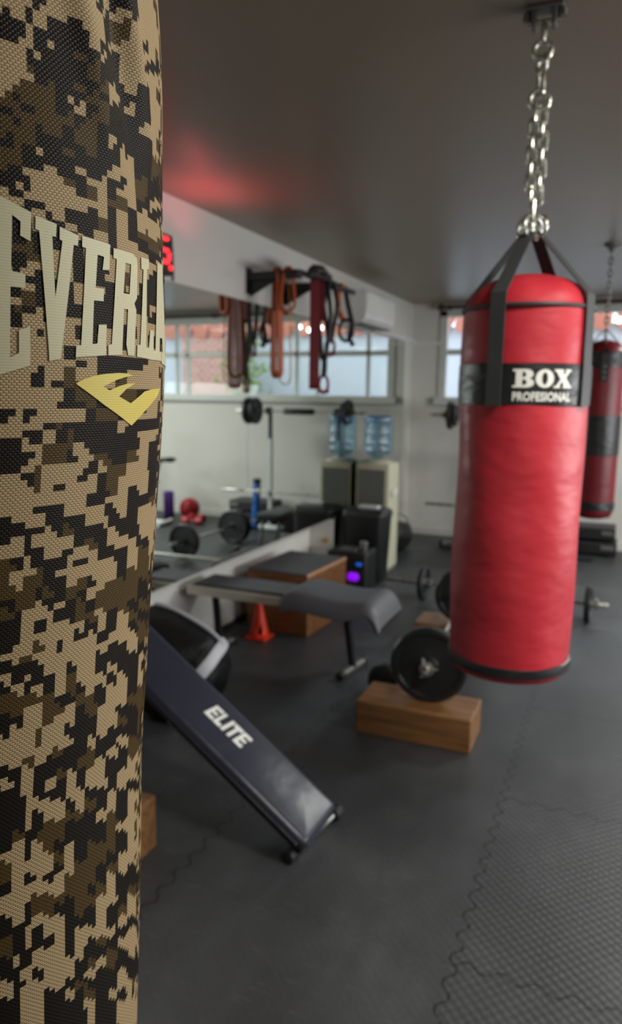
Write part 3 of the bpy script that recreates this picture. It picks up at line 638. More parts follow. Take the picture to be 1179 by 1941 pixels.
    (0, 1, 1, 1, 1, 1, 1, 0, 1, 1, 1, 1, 1, 1, 0, 0, 1, 1, 1, 2, 1, 1, 2, 0, 0, 2, 0, 0, 0, 1, 1, 0, 0, 0, 0, 0, 0, 0, 0, 0, 0, 0, 2, 2, 0, 0, 2, 0, 0, 0, 0),
    (1, 1, 1, 1, 1, 1, 2, 1, 1, 0, 1, 1, 0, 0, 0, 0, 1, 1, 2, 2, 2, 2, 2, 2, 2, 2, 0, 0, 0, 1, 0, 0, 0, 0, 0, 0, 0, 0, 0, 0, 0, 0, 2, 2, 0, 0, 2, 2, 0, 0, 0),
    (1, 1, 1, 1, 2, 2, 2, 1, 1, 0, 1, 1, 0, 0, 0, 0, 1, 1, 2, 2, 2, 2, 1, 2, 2, 1, 0, 0, 2, 2, 0, 0, 0, 0, 0, 0, 0, 0, 1, 1, 0, 0, 0, 0, 0, 0, 0, 0, 1, 1, 0),
    (1, 1, 2, 2, 2, 2, 2, 1, 1, 0, 1, 1, 0, 0, 0, 1, 1, 1, 2, 2, 2, 1, 1, 2, 1, 1, 0, 2, 2, 2, 0, 0, 0, 1, 0, 0, 0, 0, 0, 1, 0, 0, 0, 0, 0, 0, 0, 0, 1, 1, 0),
    (2, 2, 2, 2, 2, 2, 2, 1, 1, 0, 0, 0, 0, 2, 1, 1, 1, 1, 2, 2, 2, 1, 2, 1, 1, 1, 2, 2, 1, 1, 0, 1, 1, 1, 0, 0, 0, 0, 2, 2, 0, 0, 1, 1, 0, 0, 0, 0, 0, 0, 0),
    (2, 2, 2, 2, 2, 1, 1, 1, 1, 1, 0, 0, 2, 2, 1, 2, 1, 2, 2, 2, 2, 2, 2, 1, 1, 1, 1, 1, 1, 1, 1, 1, 1, 1, 0, 0, 0, 0, 2, 2, 0, 0, 1, 1, 0, 0, 0, 0, 1, 0, 0),
    (2, 2, 2, 1, 1, 1, 1, 0, 0, 1, 2, 2, 2, 2, 2, 2, 2, 2, 2, 2, 2, 2, 2, 1, 1, 2, 1, 1, 2, 1, 1, 1, 1, 1, 0, 0, 0, 0, 0, 0, 2, 2, 2, 2, 1, 1, 2, 2, 2, 2, 1),
    (2, 1, 1, 1, 1, 1, 1, 0, 0, 1, 2, 2, 2, 2, 0, 0, 2, 2, 2, 2, 2, 2, 2, 2, 2, 2, 1, 2, 2, 1, 1, 1, 1, 0, 0, 0, 0, 0, 0, 0, 2, 2, 2, 2, 1, 1, 2, 0, 2, 2, 0),
    (1, 1, 1, 1, 1, 1, 0, 0, 0, 1, 2, 2, 2, 0, 0, 0, 2, 2, 2, 2, 2, 2, 2, 2, 2, 2, 2, 2, 2, 1, 1, 1, 0, 0, 0, 0, 0, 0, 2, 2, 0, 0, 1, 1, 0, 0, 0, 1, 1, 1, 1),
    (1, 1, 1, 1, 0, 0, 0, 0, 0, 0, 2, 0, 0, 0, 0, 0, 2, 0, 2, 2, 2, 2, 2, 2, 2, 2, 2, 2, 2, 1, 0, 0, 0, 0, 0, 0, 0, 0, 2, 2, 0, 0, 1, 1, 0, 1, 0, 1, 1, 0, 0),
    (1, 1, 0, 0, 0, 0, 0, 0, 0, 0, 0, 0, 0, 1, 0, 0, 0, 0, 2, 1, 1, 2, 2, 2, 2, 1, 2, 2, 2, 0, 0, 1, 1, 1, 0, 0, 0, 0, 0, 0, 0, 0, 1, 0, 1, 1, 0, 0, 0, 0, 0),
    (0, 0, 0, 0, 0, 0, 0, 0, 0, 0, 0, 0, 1, 1, 1, 1, 0, 0, 1, 1, 1, 2, 2, 1, 1, 1, 2, 2, 2, 2, 1, 1, 1, 1, 0, 0, 0, 0, 0, 0, 1, 1, 1, 0, 1, 0, 0, 0, 0, 0, 0),
    (0, 0, 0, 0, 0, 1, 1, 0, 0, 1, 1, 0, 0, 0, 1, 2, 0, 0, 1, 1, 1, 2, 1, 1, 1, 1, 2, 2, 2, 1, 1, 1, 1, 1, 0, 0, 0, 0, 1, 1, 1, 1, 1, 1, 0, 0, 2, 2, 0, 0, 0),
    (0, 0, 0, 1, 1, 1, 1, 0, 0, 1, 0, 0, 0, 0, 2, 2, 0, 0, 1, 1, 1, 1, 1, 1, 1, 1, 2, 2, 2, 1, 1, 1, 1, 1, 0, 0, 0, 1, 1, 1, 0, 0, 2, 2, 0, 0, 2, 2, 0, 0, 0),
    (0, 1, 1, 1, 1, 2, 2, 0, 0, 0, 0, 0, 0, 0, 2, 1, 0, 0, 1, 1, 1, 1, 1, 1, 1, 0, 2, 2, 0, 1, 1, 1, 1, 1, 0, 1, 1, 1, 1, 0, 1, 1, 2, 2, 0, 0, 0, 2, 2, 2, 1),
    (1, 1, 2, 2, 2, 2, 2, 0, 0, 0, 0, 0, 0, 2, 1, 1, 1, 1, 1, 1, 1, 1, 1, 0, 0, 0, 0, 0, 0, 1, 1, 1, 1, 1, 1, 1, 1, 0, 0, 0, 1, 1, 2, 2, 2, 0, 2, 2, 0, 1, 1),
    (2, 2, 2, 2, 2, 2, 2, 0, 0, 1, 0, 0, 2, 2, 1, 2, 1, 1, 1, 1, 1, 1, 1, 0, 0, 1, 0, 0, 0, 1, 1, 1, 0, 1, 1, 0, 0, 0, 2, 2, 0, 0, 0, 1, 2, 2, 2, 2, 2, 1, 2),
    (2, 2, 2, 2, 2, 2, 0, 0, 0, 1, 0, 0, 2, 2, 2, 2, 1, 1, 1, 1, 1, 1, 1, 1, 1, 1, 0, 0, 0, 1, 0, 0, 0, 0, 0, 0, 0, 0, 2, 2, 0, 0, 0, 0, 2, 1, 2, 2, 2, 2, 2),
    (2, 2, 2, 0, 0, 0, 0, 0, 0, 1, 0, 2, 2, 2, 2, 2, 1, 1, 2, 2, 1, 2, 2, 1, 1, 1, 0, 0, 1, 0, 0, 0, 0, 0, 0, 0, 0, 0, 0, 0, 2, 2, 1, 1, 0, 2, 1, 2, 1, 1, 2),
    (2, 0, 0, 0, 0, 1, 1, 0, 0, 1, 1, 2, 2, 2, 2, 2, 2, 2, 2, 0, 2, 2, 2, 1, 1, 1, 1, 1, 1, 0, 0, 0, 0, 0, 0, 0, 0, 0, 0, 0, 2, 0, 2, 2, 1, 1, 1, 1, 1, 1, 2),
    (0, 0, 1, 1, 1, 1, 1, 2, 2, 1, 1, 1, 2, 2, 0, 0, 2, 1, 0, 0, 2, 1, 1, 1, 1, 0, 1, 1, 1, 0, 0, 0, 1, 0, 0, 2, 2, 2, 2, 2, 2, 1, 2, 2, 0, 0, 2, 1, 1, 2, 1),
    (1, 1, 1, 1, 1, 1, 1, 2, 1, 0, 1, 1, 0, 0, 0, 0, 1, 1, 0, 0, 1, 1, 1, 0, 0, 0, 1, 1, 1, 1, 1, 1, 1, 0, 2, 2, 2, 2, 2, 2, 2, 2, 1, 2, 0, 0, 1, 2, 1, 1, 1),
    (1, 1, 1, 1, 1, 1, 1, 1, 1, 0, 1, 1, 0, 0, 0, 0, 1, 0, 0, 0, 1, 0, 0, 0, 0, 1, 1, 1, 1, 1, 1, 1, 1, 2, 2, 2, 2, 2, 2, 1, 1, 1, 2, 2, 2, 2, 2, 2, 1, 1, 2),
    (1, 1, 1, 1, 1, 1, 1, 1, 1, 0, 1, 0, 0, 0, 0, 1, 0, 0, 0, 1, 0, 0, 0, 0, 0, 1, 1, 1, 1, 1, 1, 1, 1, 2, 2, 2, 2, 2, 1, 2, 1, 1, 2, 2, 2, 2, 2, 2, 2, 1, 2),
    (1, 1, 1, 1, 1, 1, 1, 1, 1, 0, 0, 0, 0, 1, 1, 1, 0, 0, 1, 1, 0, 0, 0, 0, 0, 1, 1, 1, 0, 1, 1, 1, 0, 2, 2, 2, 1, 1, 2, 2, 1, 1, 0, 0, 1, 2, 2, 2, 1, 1, 2),
    (1, 1, 1, 1, 1, 1, 1, 1, 1, 0, 0, 1, 1, 1, 1, 1, 0, 0, 1, 1, 0, 0, 0, 0, 0, 1, 0, 0, 0, 1, 0, 0, 0, 2, 1, 1, 1, 1, 2, 2, 1, 1, 0, 0, 1, 2, 2, 2, 2, 1, 2),
    (1, 1, 1, 1, 1, 1, 1, 1, 1, 0, 1, 1, 0, 0, 1, 1, 0, 0, 1, 1, 2, 2, 0, 0, 1, 0, 0, 0, 1, 0, 0, 0, 1, 1, 1, 1, 1, 1, 2, 2, 1, 1, 2, 2, 2, 2, 2, 2, 2, 2, 1),
    (1, 1, 1, 1, 1, 1, 1, 1, 0, 0, 1, 1, 0, 0, 2, 2, 0, 1, 2, 2, 2, 2, 1, 1, 1, 1, 1, 1, 0, 0, 1, 1, 1, 1, 1, 1, 1, 1, 2, 2, 2, 1, 2, 2, 2, 2, 2, 2, 2, 2, 2),
    (1, 1, 1, 1, 1, 1, 1, 1, 0, 0, 1, 1, 1, 1, 2, 1, 1, 1, 2, 2, 2, 2, 1, 1, 1, 1, 1, 1, 1, 1, 1, 1, 1, 1, 1, 1, 1, 1, 2, 2, 2, 2, 2, 2, 2, 2, 1, 2, 2, 2, 0),
    (1, 1, 1, 1, 1, 0, 0, 1, 0, 0, 1, 1, 1, 1, 1, 1, 1, 1, 1, 1, 2, 0, 1, 1, 1, 1, 1, 1, 1, 1, 2, 2, 1, 1, 1, 1, 1, 2, 2, 2, 2, 2, 1, 2, 2, 2, 1, 2, 1, 1, 0),
    (1, 1, 0, 0, 0, 0, 1, 1, 0, 0, 1, 1, 1, 1, 1, 1, 1, 1, 1, 1, 0, 0, 1, 0, 0, 1, 1, 0, 2, 2, 2, 1, 1, 1, 1, 1, 2, 2, 2, 2, 2, 2, 1, 2, 2, 2, 2, 1, 1, 1, 0),
    (0, 0, 0, 0, 1, 1, 1, 1, 0, 2, 0, 0, 1, 2, 2, 1, 1, 1, 1, 1, 0, 1, 0, 0, 0, 0, 0, 0, 2, 1, 1, 1, 1, 1, 2, 2, 2, 2, 2, 2, 2, 1, 2, 1, 2, 2, 2, 0, 1, 1, 0),
    (1, 1, 1, 1, 1, 1, 0, 0, 2, 2, 0, 0, 0, 2, 0, 0, 0, 1, 1, 1, 1, 1, 0, 0, 0, 0, 0, 0, 1, 1, 1, 1, 2, 2, 2, 2, 2, 2, 2, 2, 1, 2, 1, 1, 1, 1, 1, 0, 2, 2, 1),
    (1, 1, 1, 0, 0, 0, 0, 0, 0, 0, 0, 0, 0, 0, 0, 0, 1, 1, 1, 1, 1, 1, 0, 0, 0, 0, 0, 1, 1, 0, 0, 2, 2, 2, 1, 1, 2, 2, 0, 0, 1, 1, 1, 1, 1, 1, 0, 1, 2, 2, 2),
    (0, 0, 0, 0, 0, 0, 0, 0, 0, 0, 2, 0, 0, 0, 0, 1, 1, 1, 1, 1, 1, 1, 0, 0, 0, 0, 0, 0, 0, 0, 0, 1, 1, 1, 1, 1, 0, 0, 0, 0, 2, 2, 1, 0, 1, 0, 0, 1, 1, 1, 1),
    (0, 0, 0, 0, 0, 0, 0, 0, 0, 0, 2, 0, 0, 0, 0, 1, 0, 1, 1, 1, 2, 2, 0, 0, 0, 0, 0, 0, 0, 0, 0, 1, 1, 1, 1, 1, 0, 0, 0, 0, 1, 2, 0, 0, 0, 1, 0, 0, 1, 1, 1),
    (0, 0, 0, 0, 0, 0, 0, 0, 0, 0, 2, 0, 0, 0, 0, 0, 0, 1, 1, 2, 2, 2, 1, 1, 0, 0, 0, 0, 0, 0, 0, 1, 1, 1, 1, 1, 0, 0, 1, 1, 1, 1, 2, 0, 1, 1, 1, 1, 1, 1, 1),
    (0, 0, 0, 0, 0, 1, 0, 0, 0, 0, 0, 2, 2, 0, 0, 0, 0, 1, 1, 2, 2, 1, 1, 1, 0, 0, 0, 0, 0, 0, 0, 1, 1, 1, 1, 1, 0, 0, 1, 1, 1, 0, 1, 0, 0, 1, 1, 1, 1, 1, 1),
    (0, 0, 1, 1, 1, 1, 0, 1, 0, 0, 0, 2, 2, 2, 2, 0, 0, 2, 2, 2, 2, 1, 1, 1, 0, 0, 1, 0, 0, 0, 1, 1, 1, 1, 1, 1, 0, 0, 0, 0, 1, 1, 1, 1, 1, 1, 1, 2, 1, 2, 1),
    (1, 1, 1, 1, 1, 1, 1, 1, 0, 0, 0, 2, 2, 2, 1, 1, 1, 2, 2, 0, 0, 1, 1, 0, 1, 1, 1, 0, 0, 1, 1, 1, 1, 1, 1, 1, 0, 0, 0, 1, 1, 1, 1, 0, 2, 1, 1, 2, 2, 1, 2),
    (1, 1, 1, 1, 1, 1, 2, 2, 0, 0, 0, 2, 2, 1, 1, 1, 2, 1, 1, 0, 0, 0, 0, 0, 1, 1, 0, 1, 1, 1, 1, 1, 1, 1, 1, 1, 1, 1, 1, 1, 0, 2, 0, 0, 1, 2, 1, 1, 2, 1, 2),
    (1, 1, 1, 2, 2, 2, 2, 2, 2, 2, 2, 2, 2, 0, 0, 2, 2, 1, 0, 0, 0, 0, 0, 1, 0, 0, 0, 1, 1, 1, 1, 1, 1, 1, 0, 1, 1, 1, 1, 2, 0, 2, 2, 2, 2, 0, 2, 2, 2, 2, 1),
    (2, 2, 2, 2, 2, 2, 2, 2, 2, 2, 0, 1, 1, 0, 0, 2, 2, 0, 0, 0, 0, 1, 1, 1, 0, 1, 1, 1, 1, 1, 1, 0, 0, 0, 0, 1, 2, 2, 2, 2, 2, 2, 2, 2, 1, 1, 2, 1, 1, 1, 1),
    (2, 2, 2, 2, 2, 2, 2, 0, 1, 0, 0, 1, 1, 0, 0, 2, 2, 0, 0, 0, 0, 1, 1, 1, 1, 1, 1, 1, 1, 1, 0, 0, 0, 0, 0, 2, 2, 2, 2, 2, 2, 1, 2, 2, 2, 2, 2, 1, 2, 1, 1),
    (2, 2, 2, 1, 1, 1, 0, 0, 1, 1, 1, 1, 1, 0, 0, 1, 1, 0, 0, 0, 0, 1, 1, 1, 1, 1, 1, 1, 1, 1, 0, 0, 0, 0, 2, 2, 2, 2, 2, 2, 1, 2, 1, 1, 2, 1, 1, 1, 1, 1, 1),
    (1, 1, 1, 1, 1, 0, 1, 1, 0, 1, 1, 0, 0, 0, 0, 1, 0, 0, 0, 0, 0, 1, 0, 0, 1, 1, 1, 0, 0, 0, 0, 0, 0, 1, 1, 2, 2, 2, 2, 1, 1, 1, 1, 1, 2, 1, 1, 2, 1, 1, 1),
    (1, 0, 0, 0, 0, 0, 1, 1, 1, 1, 1, 0, 0, 0, 0, 0, 0, 0, 0, 0, 0, 0, 0, 0, 0, 0, 0, 0, 0, 0, 0, 1, 1, 1, 2, 2, 1, 1, 1, 1, 1, 1, 1, 2, 2, 2, 2, 2, 2, 1, 2),
    (0, 0, 0, 1, 1, 1, 1, 1, 1, 1, 0, 0, 0, 0, 0, 0, 0, 0, 0, 0, 0, 1, 1, 1, 0, 0, 0, 0, 0, 0, 1, 1, 1, 2, 1, 1, 1, 1, 1, 2, 2, 2, 2, 1, 1, 1, 1, 2, 1, 1, 2),
    (1, 1, 1, 1, 1, 1, 0, 2, 2, 0, 0, 0, 0, 1, 0, 0, 0, 0, 0, 0, 0, 1, 1, 1, 1, 1, 0, 0, 0, 0, 2, 2, 2, 2, 1, 1, 2, 2, 2, 2, 1, 2, 1, 2, 1, 2, 1, 1, 1, 1, 1),
    (1, 1, 0, 0, 0, 0, 0, 0, 0, 2, 2, 0, 0, 1, 0, 0, 1, 1, 1, 0, 1, 0, 0, 1, 1, 1, 0, 0, 0, 0, 2, 2, 1, 1, 2, 2, 2, 2, 2, 1, 2, 2, 1, 1, 1, 0, 1, 0, 1, 1, 1),
    (0, 0, 0, 0, 1, 1, 0, 0, 0, 2, 0, 0, 0, 0, 0, 0, 1, 0, 1, 1, 1, 0, 0, 1, 1, 1, 0, 0, 2, 2, 1, 1, 1, 1, 2, 2, 1, 1, 1, 1, 1, 1, 1, 1, 1, 1, 2, 1, 1, 2, 1),
    (1, 1, 1, 1, 1, 1, 1, 0, 0, 0, 0, 0, 0, 0, 0, 0, 0, 0, 1, 2, 2, 0, 0, 1, 1, 1, 2, 2, 2, 1, 1, 1, 2, 1, 1, 1, 1, 1, 1, 1, 0, 0, 1, 1, 1, 1, 2, 1, 1, 2, 2),
    (1, 1, 1, 1, 1, 1, 1, 0, 0, 1, 1, 0, 0, 0, 0, 1, 2, 2, 2, 2, 0, 0, 2, 2, 2, 2, 2, 2, 2, 2, 2, 2, 2, 1, 1, 1, 1, 1, 1, 2, 1, 1, 1, 2, 1, 2, 2, 2, 2, 0, 1),
    (1, 1, 1, 1, 1, 1, 1, 0, 0, 1, 1, 0, 1, 1, 1, 1, 2, 2, 1, 1, 2, 2, 2, 2, 2, 2, 2, 2, 2, 2, 2, 2, 2, 1, 1, 1, 1, 1, 2, 2, 2, 1, 2, 2, 1, 1, 2, 2, 1, 2, 0),
    (1, 1, 1, 1, 1, 1, 1, 0, 0, 0, 0, 0, 1, 1, 1, 1, 2, 2, 1, 1, 2, 2, 2, 2, 2, 2, 2, 2, 2, 2, 2, 2, 2, 1, 1, 2, 2, 2, 2, 1, 1, 2, 2, 0, 2, 2, 1, 0, 2, 2, 2),
    (1, 1, 1, 2, 2, 2, 1, 0, 0, 0, 0, 1, 0, 0, 1, 1, 2, 1, 0, 0, 2, 2, 2, 2, 2, 2, 2, 2, 2, 2, 2, 2, 2, 2, 2, 2, 2, 2, 2, 0, 1, 1, 0, 0, 2, 2, 2, 1, 0, 2, 0),
    (2, 2, 2, 2, 2, 1, 2, 2, 2, 0, 1, 1, 1, 1, 2, 2, 1, 1, 0, 0, 0, 0, 2, 2, 2, 2, 2, 1, 2, 2, 2, 2, 2, 2, 2, 2, 2, 2, 2, 0, 2, 2, 2, 2, 0, 0, 0, 0, 0, 0, 2),
    (1, 1, 1, 1, 1, 1, 2, 2, 2, 1, 2, 2, 1, 1, 2, 2, 2, 2, 1, 1, 0, 0, 0, 0, 0, 1, 1, 1, 2, 2, 2, 0, 2, 2, 2, 2, 2, 2, 2, 0, 2, 2, 2, 2, 0, 0, 0, 0, 0, 1, 0),
    (1, 1, 2, 2, 2, 2, 2, 2, 2, 1, 2, 1, 1, 1, 0, 0, 2, 2, 1, 0, 0, 0, 0, 0, 0, 1, 1, 1, 0, 0, 0, 0, 2, 2, 2, 2, 2, 2, 0, 0, 0, 0, 1, 0, 2, 1, 0, 0, 2, 2, 1),
    (2, 2, 2, 2, 2, 2, 0, 2, 2, 2, 1, 1, 1, 1, 0, 0, 0, 0, 0, 0, 0, 0, 0, 0, 0, 1, 1, 1, 0, 0, 0, 0, 2, 2, 2, 2, 2, 2, 0, 0, 0, 0, 0, 0, 1, 2, 1, 0, 2, 2, 1),
    (2, 2, 2, 2, 2, 0, 0, 2, 2, 2, 1, 1, 0, 0, 0, 0, 0, 0, 0, 0, 0, 0, 0, 0, 1, 1, 1, 1, 0, 0, 0, 0, 2, 2, 1, 1, 1, 1, 0, 0, 0, 0, 2, 2, 1, 0, 0, 0, 0, 0, 0),
    (2, 2, 2, 2, 2, 0, 0, 0, 0, 2, 1, 1, 1, 1, 0, 1, 1, 1, 0, 0, 1, 1, 1, 1, 1, 1, 1, 1, 0, 0, 0, 1, 1, 1, 1, 1, 1, 0, 0, 0, 0, 0, 2, 2, 0, 0, 0, 0, 0, 0, 0),
    (2, 2, 2, 2, 2, 2, 1, 0, 1, 1, 1, 1, 1, 1, 0, 0, 0, 0, 0, 0, 1, 1, 1, 1, 0, 0, 0, 0, 0, 0, 0, 1, 1, 0, 0, 0, 0, 0, 0, 0, 0, 0, 0, 0, 2, 2, 2, 2, 0, 0, 0),
    (2, 2, 2, 2, 2, 1, 1, 0, 1, 1, 0, 0, 0, 1, 1, 0, 0, 0, 2, 2, 1, 1, 0, 0, 0, 0, 0, 0, 1, 1, 1, 1, 0, 0, 0, 0, 0, 0, 0, 0, 0, 0, 0, 0, 2, 2, 2, 2, 0, 0, 0),
    (2, 2, 2, 0, 0, 0, 0, 1, 1, 1, 0, 0, 0, 0, 0, 1, 1, 2, 2, 1, 1, 1, 0, 0, 0, 1, 1, 1, 1, 1, 1, 1, 0, 0, 0, 0, 0, 0, 0, 0, 0, 0, 0, 0, 0, 0, 0, 0, 0, 0, 0),
    (0, 0, 0, 0, 0, 0, 0, 1, 0, 0, 0, 0, 0, 0, 0, 1, 1, 1, 1, 1, 1, 1, 0, 0, 1, 1, 1, 1, 1, 1, 1, 0, 0, 0, 0, 0, 0, 0, 0, 0, 0, 0, 0, 0, 0, 2, 0, 1, 0, 1, 2),
    (1, 1, 1, 1, 1, 0, 0, 1, 0, 0, 0, 0, 1, 2, 2, 1, 1, 1, 1, 1, 1, 0, 1, 1, 1, 1, 1, 1, 1, 1, 1, 0, 0, 0, 0, 0, 0, 0, 0, 0, 0, 0, 0, 1, 1, 2, 0, 2, 0, 2, 2),
    (1, 1, 1, 1, 1, 1, 1, 1, 1, 1, 0, 1, 1, 2, 1, 1, 1, 0, 0, 0, 0, 0, 1, 1, 1, 0, 0, 1, 1, 1, 1, 0, 0, 0, 0, 0, 0, 0, 2, 2, 0, 2, 1, 2, 1, 1, 1, 2, 0, 2, 2),
    (1, 1, 1, 1, 1, 1, 1, 0, 0, 0, 1, 1, 1, 1, 1, 1, 1, 0, 0, 0, 0, 1, 1, 1, 0, 0, 0, 1, 1, 1, 1, 1, 1, 1, 1, 1, 2, 2, 2, 2, 1, 0, 1, 2, 2, 1, 1, 1, 1, 1, 1),
    (1, 1, 1, 1, 1, 0, 0, 0, 0, 0, 1, 1, 1, 0, 0, 0, 0, 0, 0, 0, 0, 1, 1, 0, 0, 0, 0, 1, 1, 1, 1, 1, 1, 1, 1, 1, 1, 1, 1, 1, 1, 0, 0, 1, 1, 1, 1, 1, 1, 1, 2),
    (1, 1, 0, 0, 0, 0, 0, 0, 1, 1, 1, 1, 1, 0, 0, 0, 0, 1, 1, 1, 1, 0, 0, 0, 0, 0, 0, 1, 1, 1, 1, 0, 0, 0, 0, 1, 1, 1, 1, 1, 1, 2, 1, 1, 0, 1, 1, 1, 1, 1, 1),
    (0, 0, 0, 0, 0, 0, 0, 0, 0, 0, 0, 0, 0, 0, 0, 0, 0, 1, 1, 1, 1, 1, 2, 2, 0, 0, 0, 1, 1, 1, 0, 0, 0, 0, 0, 1, 1, 1, 1, 1, 1, 2, 1, 1, 1, 1, 2, 1, 1, 1, 0),
    (0, 0, 0, 0, 0, 0, 0, 0, 0, 0, 0, 0, 0, 0, 0, 0, 0, 0, 0, 1, 1, 2, 2, 2, 0, 0, 0, 0, 0, 0, 0, 0, 0, 0, 0, 1, 1, 1, 1, 1, 1, 0, 1, 1, 1, 1, 1, 1, 2, 1, 1),
    (0, 0, 0, 0, 0, 0, 0, 0, 2, 0, 0, 1, 1, 0, 0, 0, 0, 0, 0, 1, 1, 2, 2, 2, 0, 0, 0, 0, 0, 0, 0, 0, 0, 0, 0, 1, 1, 1, 1, 1, 1, 1, 1, 1, 1, 1, 1, 1, 1, 1, 1),
    (0, 0, 0, 0, 0, 0, 0, 1, 2, 0, 0, 0, 0, 0, 0, 1, 1, 0, 0, 1, 1, 2, 2, 2, 2, 2, 0, 0, 0, 0, 0, 0, 0, 0, 1, 1, 1, 1, 1, 1, 1, 1, 1, 1, 0, 1, 1, 1, 1, 1, 1),
    (0, 0, 0, 0, 0, 0, 1, 1, 2, 0, 0, 0, 0, 0, 0, 0, 1, 1, 1, 0, 0, 2, 2, 2, 2, 2, 0, 0, 0, 0, 0, 0, 0, 0, 1, 1, 1, 1, 1, 1, 1, 0, 1, 1, 1, 0, 1, 1, 1, 1, 1),
    (1, 1, 1, 1, 1, 1, 0, 0, 2, 0, 0, 0, 0, 0, 0, 0, 0, 1, 1, 0, 2, 2, 1, 1, 1, 1, 2, 2, 2, 2, 0, 0, 0, 0, 1, 1, 1, 1, 1, 1, 1, 1, 1, 1, 0, 1, 1, 1, 0, 1, 1),
    (1, 1, 1, 1, 1, 1, 1, 0, 0, 2, 2, 2, 2, 1, 1, 0, 0, 0, 2, 2, 2, 1, 1, 1, 1, 1, 2, 2, 2, 0, 0, 0, 0, 0, 1, 1, 1, 1, 1, 1, 0, 0, 0, 0, 1, 1, 0, 1, 1, 0, 1),
    (1, 1, 1, 1, 1, 1, 1, 1, 0, 2, 2, 2, 2, 1, 0, 0, 0, 1, 1, 1, 1, 1, 1, 1, 1, 1, 1, 1, 1, 1, 0, 0, 0, 0, 1, 1, 1, 1, 1, 1, 1, 1, 0, 1, 1, 1, 0, 1, 1, 2, 0),
    (1, 1, 1, 1, 1, 1, 0, 0, 0, 2, 2, 2, 2, 2, 0, 0, 1, 1, 1, 1, 1, 1, 1, 1, 1, 1, 1, 1, 1, 1, 0, 0, 0, 0, 0, 0, 0, 0, 2, 2, 1, 1, 0, 0, 1, 1, 1, 0, 0, 1, 0),
    (1, 1, 1, 1, 1, 1, 0, 1, 1, 0, 0, 1, 1, 2, 1, 1, 1, 1, 1, 1, 1, 1, 1, 1, 1, 1, 1, 1, 1, 0, 0, 0, 0, 0, 0, 0, 0, 0, 0, 0, 1, 1, 1, 1, 0, 0, 1, 0, 1, 1, 1),
    (0, 0, 0, 0, 0, 0, 1, 1, 1, 0, 0, 1, 1, 2, 1, 1, 1, 1, 1, 1, 1, 1, 1, 0, 0, 1, 1, 1, 1, 1, 1, 1, 1, 1, 1, 1, 1, 1, 1, 1, 2, 2, 1, 1, 1, 1, 1, 1, 1, 1, 1),
    (0, 0, 0, 0, 0, 0, 0, 0, 0, 1, 1, 2, 1, 1, 1, 1, 1, 1, 1, 1, 1, 1, 1, 0, 0, 0, 1, 1, 1, 1, 1, 1, 1, 1, 1, 1, 1, 1, 1, 1, 1, 0, 1, 1, 0, 1, 0, 0, 0, 0, 1),
    (1, 1, 1, 1, 0, 0, 1, 0, 0, 0, 0, 0, 0, 0, 0, 0, 1, 1, 2, 2, 2, 2, 2, 1, 1, 1, 1, 1, 1, 0, 0, 0, 0, 0, 0, 0, 0, 0, 1, 1, 1, 1, 1, 0, 0, 0, 1, 0, 0, 1, 0),
    (1, 1, 1, 1, 1, 0, 1, 1, 0, 0, 0, 0, 0, 0, 0, 0, 1, 1, 2, 2, 2, 2, 1, 1, 1, 1, 1, 1, 1, 1, 1, 1, 0, 0, 0, 0, 0, 0, 2, 1, 0, 0, 0, 0, 0, 1, 0, 0, 0, 1, 0),
    (0, 0, 0, 0, 0, 0, 0, 0, 0, 0, 0, 1, 1, 1, 1, 1, 2, 2, 1, 1, 1, 1, 1, 1, 1, 1, 1, 1, 1, 1, 1, 1, 1, 0, 0, 0, 0, 0, 2, 1, 0, 0, 1, 0, 2, 2, 1, 0, 0, 0, 1),
    (0, 0, 0, 0, 0, 0, 0, 0, 0, 0, 0, 0, 1, 1, 2, 2, 2, 2, 1, 1, 1, 1, 1, 2, 2, 2, 2, 2, 1, 1, 1, 1, 1, 0, 0, 0, 0, 0, 0, 0, 1, 1, 1, 0, 0, 1, 0, 1, 0, 0, 0),
    (0, 0, 0, 0, 0, 0, 0, 0, 0, 0, 0, 0, 1, 1, 2, 2, 2, 2, 1, 1, 1, 1, 2, 2, 2, 2, 2, 2, 1, 1, 1, 1, 1, 0, 0, 0, 0, 0, 0, 0, 1, 2, 0, 1, 0, 0, 1, 0, 0, 0, 0),
    (0, 0, 0, 0, 0, 0, 0, 1, 1, 0, 1, 1, 2, 2, 2, 2, 0, 0, 0, 0, 0, 0, 2, 2, 2, 0, 0, 0, 0, 0, 0, 0, 0, 0, 0, 0, 0, 0, 0, 0, 1, 1, 0, 0, 0, 0, 0, 0, 0, 0, 2),
    (0, 0, 0, 0, 0, 0, 0, 1, 1, 0, 0, 0, 2, 2, 0, 0, 0, 0, 1, 0, 1, 0, 1, 2, 2, 0, 0, 0, 0, 0, 0, 0, 0, 0, 0, 0, 0, 0, 0, 0, 1, 1, 0, 0, 0, 0, 0, 0, 0, 0, 2),
    (0, 0, 0, 0, 0, 0, 0, 0, 1, 0, 0, 0, 2, 2, 0, 0, 0, 0, 1, 1, 1, 1, 1, 1, 1, 0, 0, 0, 0, 0, 0, 0, 0, 0, 0, 0, 0, 0, 1, 1, 2, 2, 0, 0, 0, 0, 0, 0, 1, 0, 2),
    (0, 0, 0, 0, 0, 0, 0, 0, 0, 0, 0, 0, 0, 0, 1, 1, 0, 0, 1, 1, 1, 1, 1, 1, 1, 1, 1, 1, 1, 1, 0, 0, 0, 0, 0, 0, 0, 0, 1, 0, 2, 2, 0, 0, 0, 0, 0, 0, 0, 1, 2),
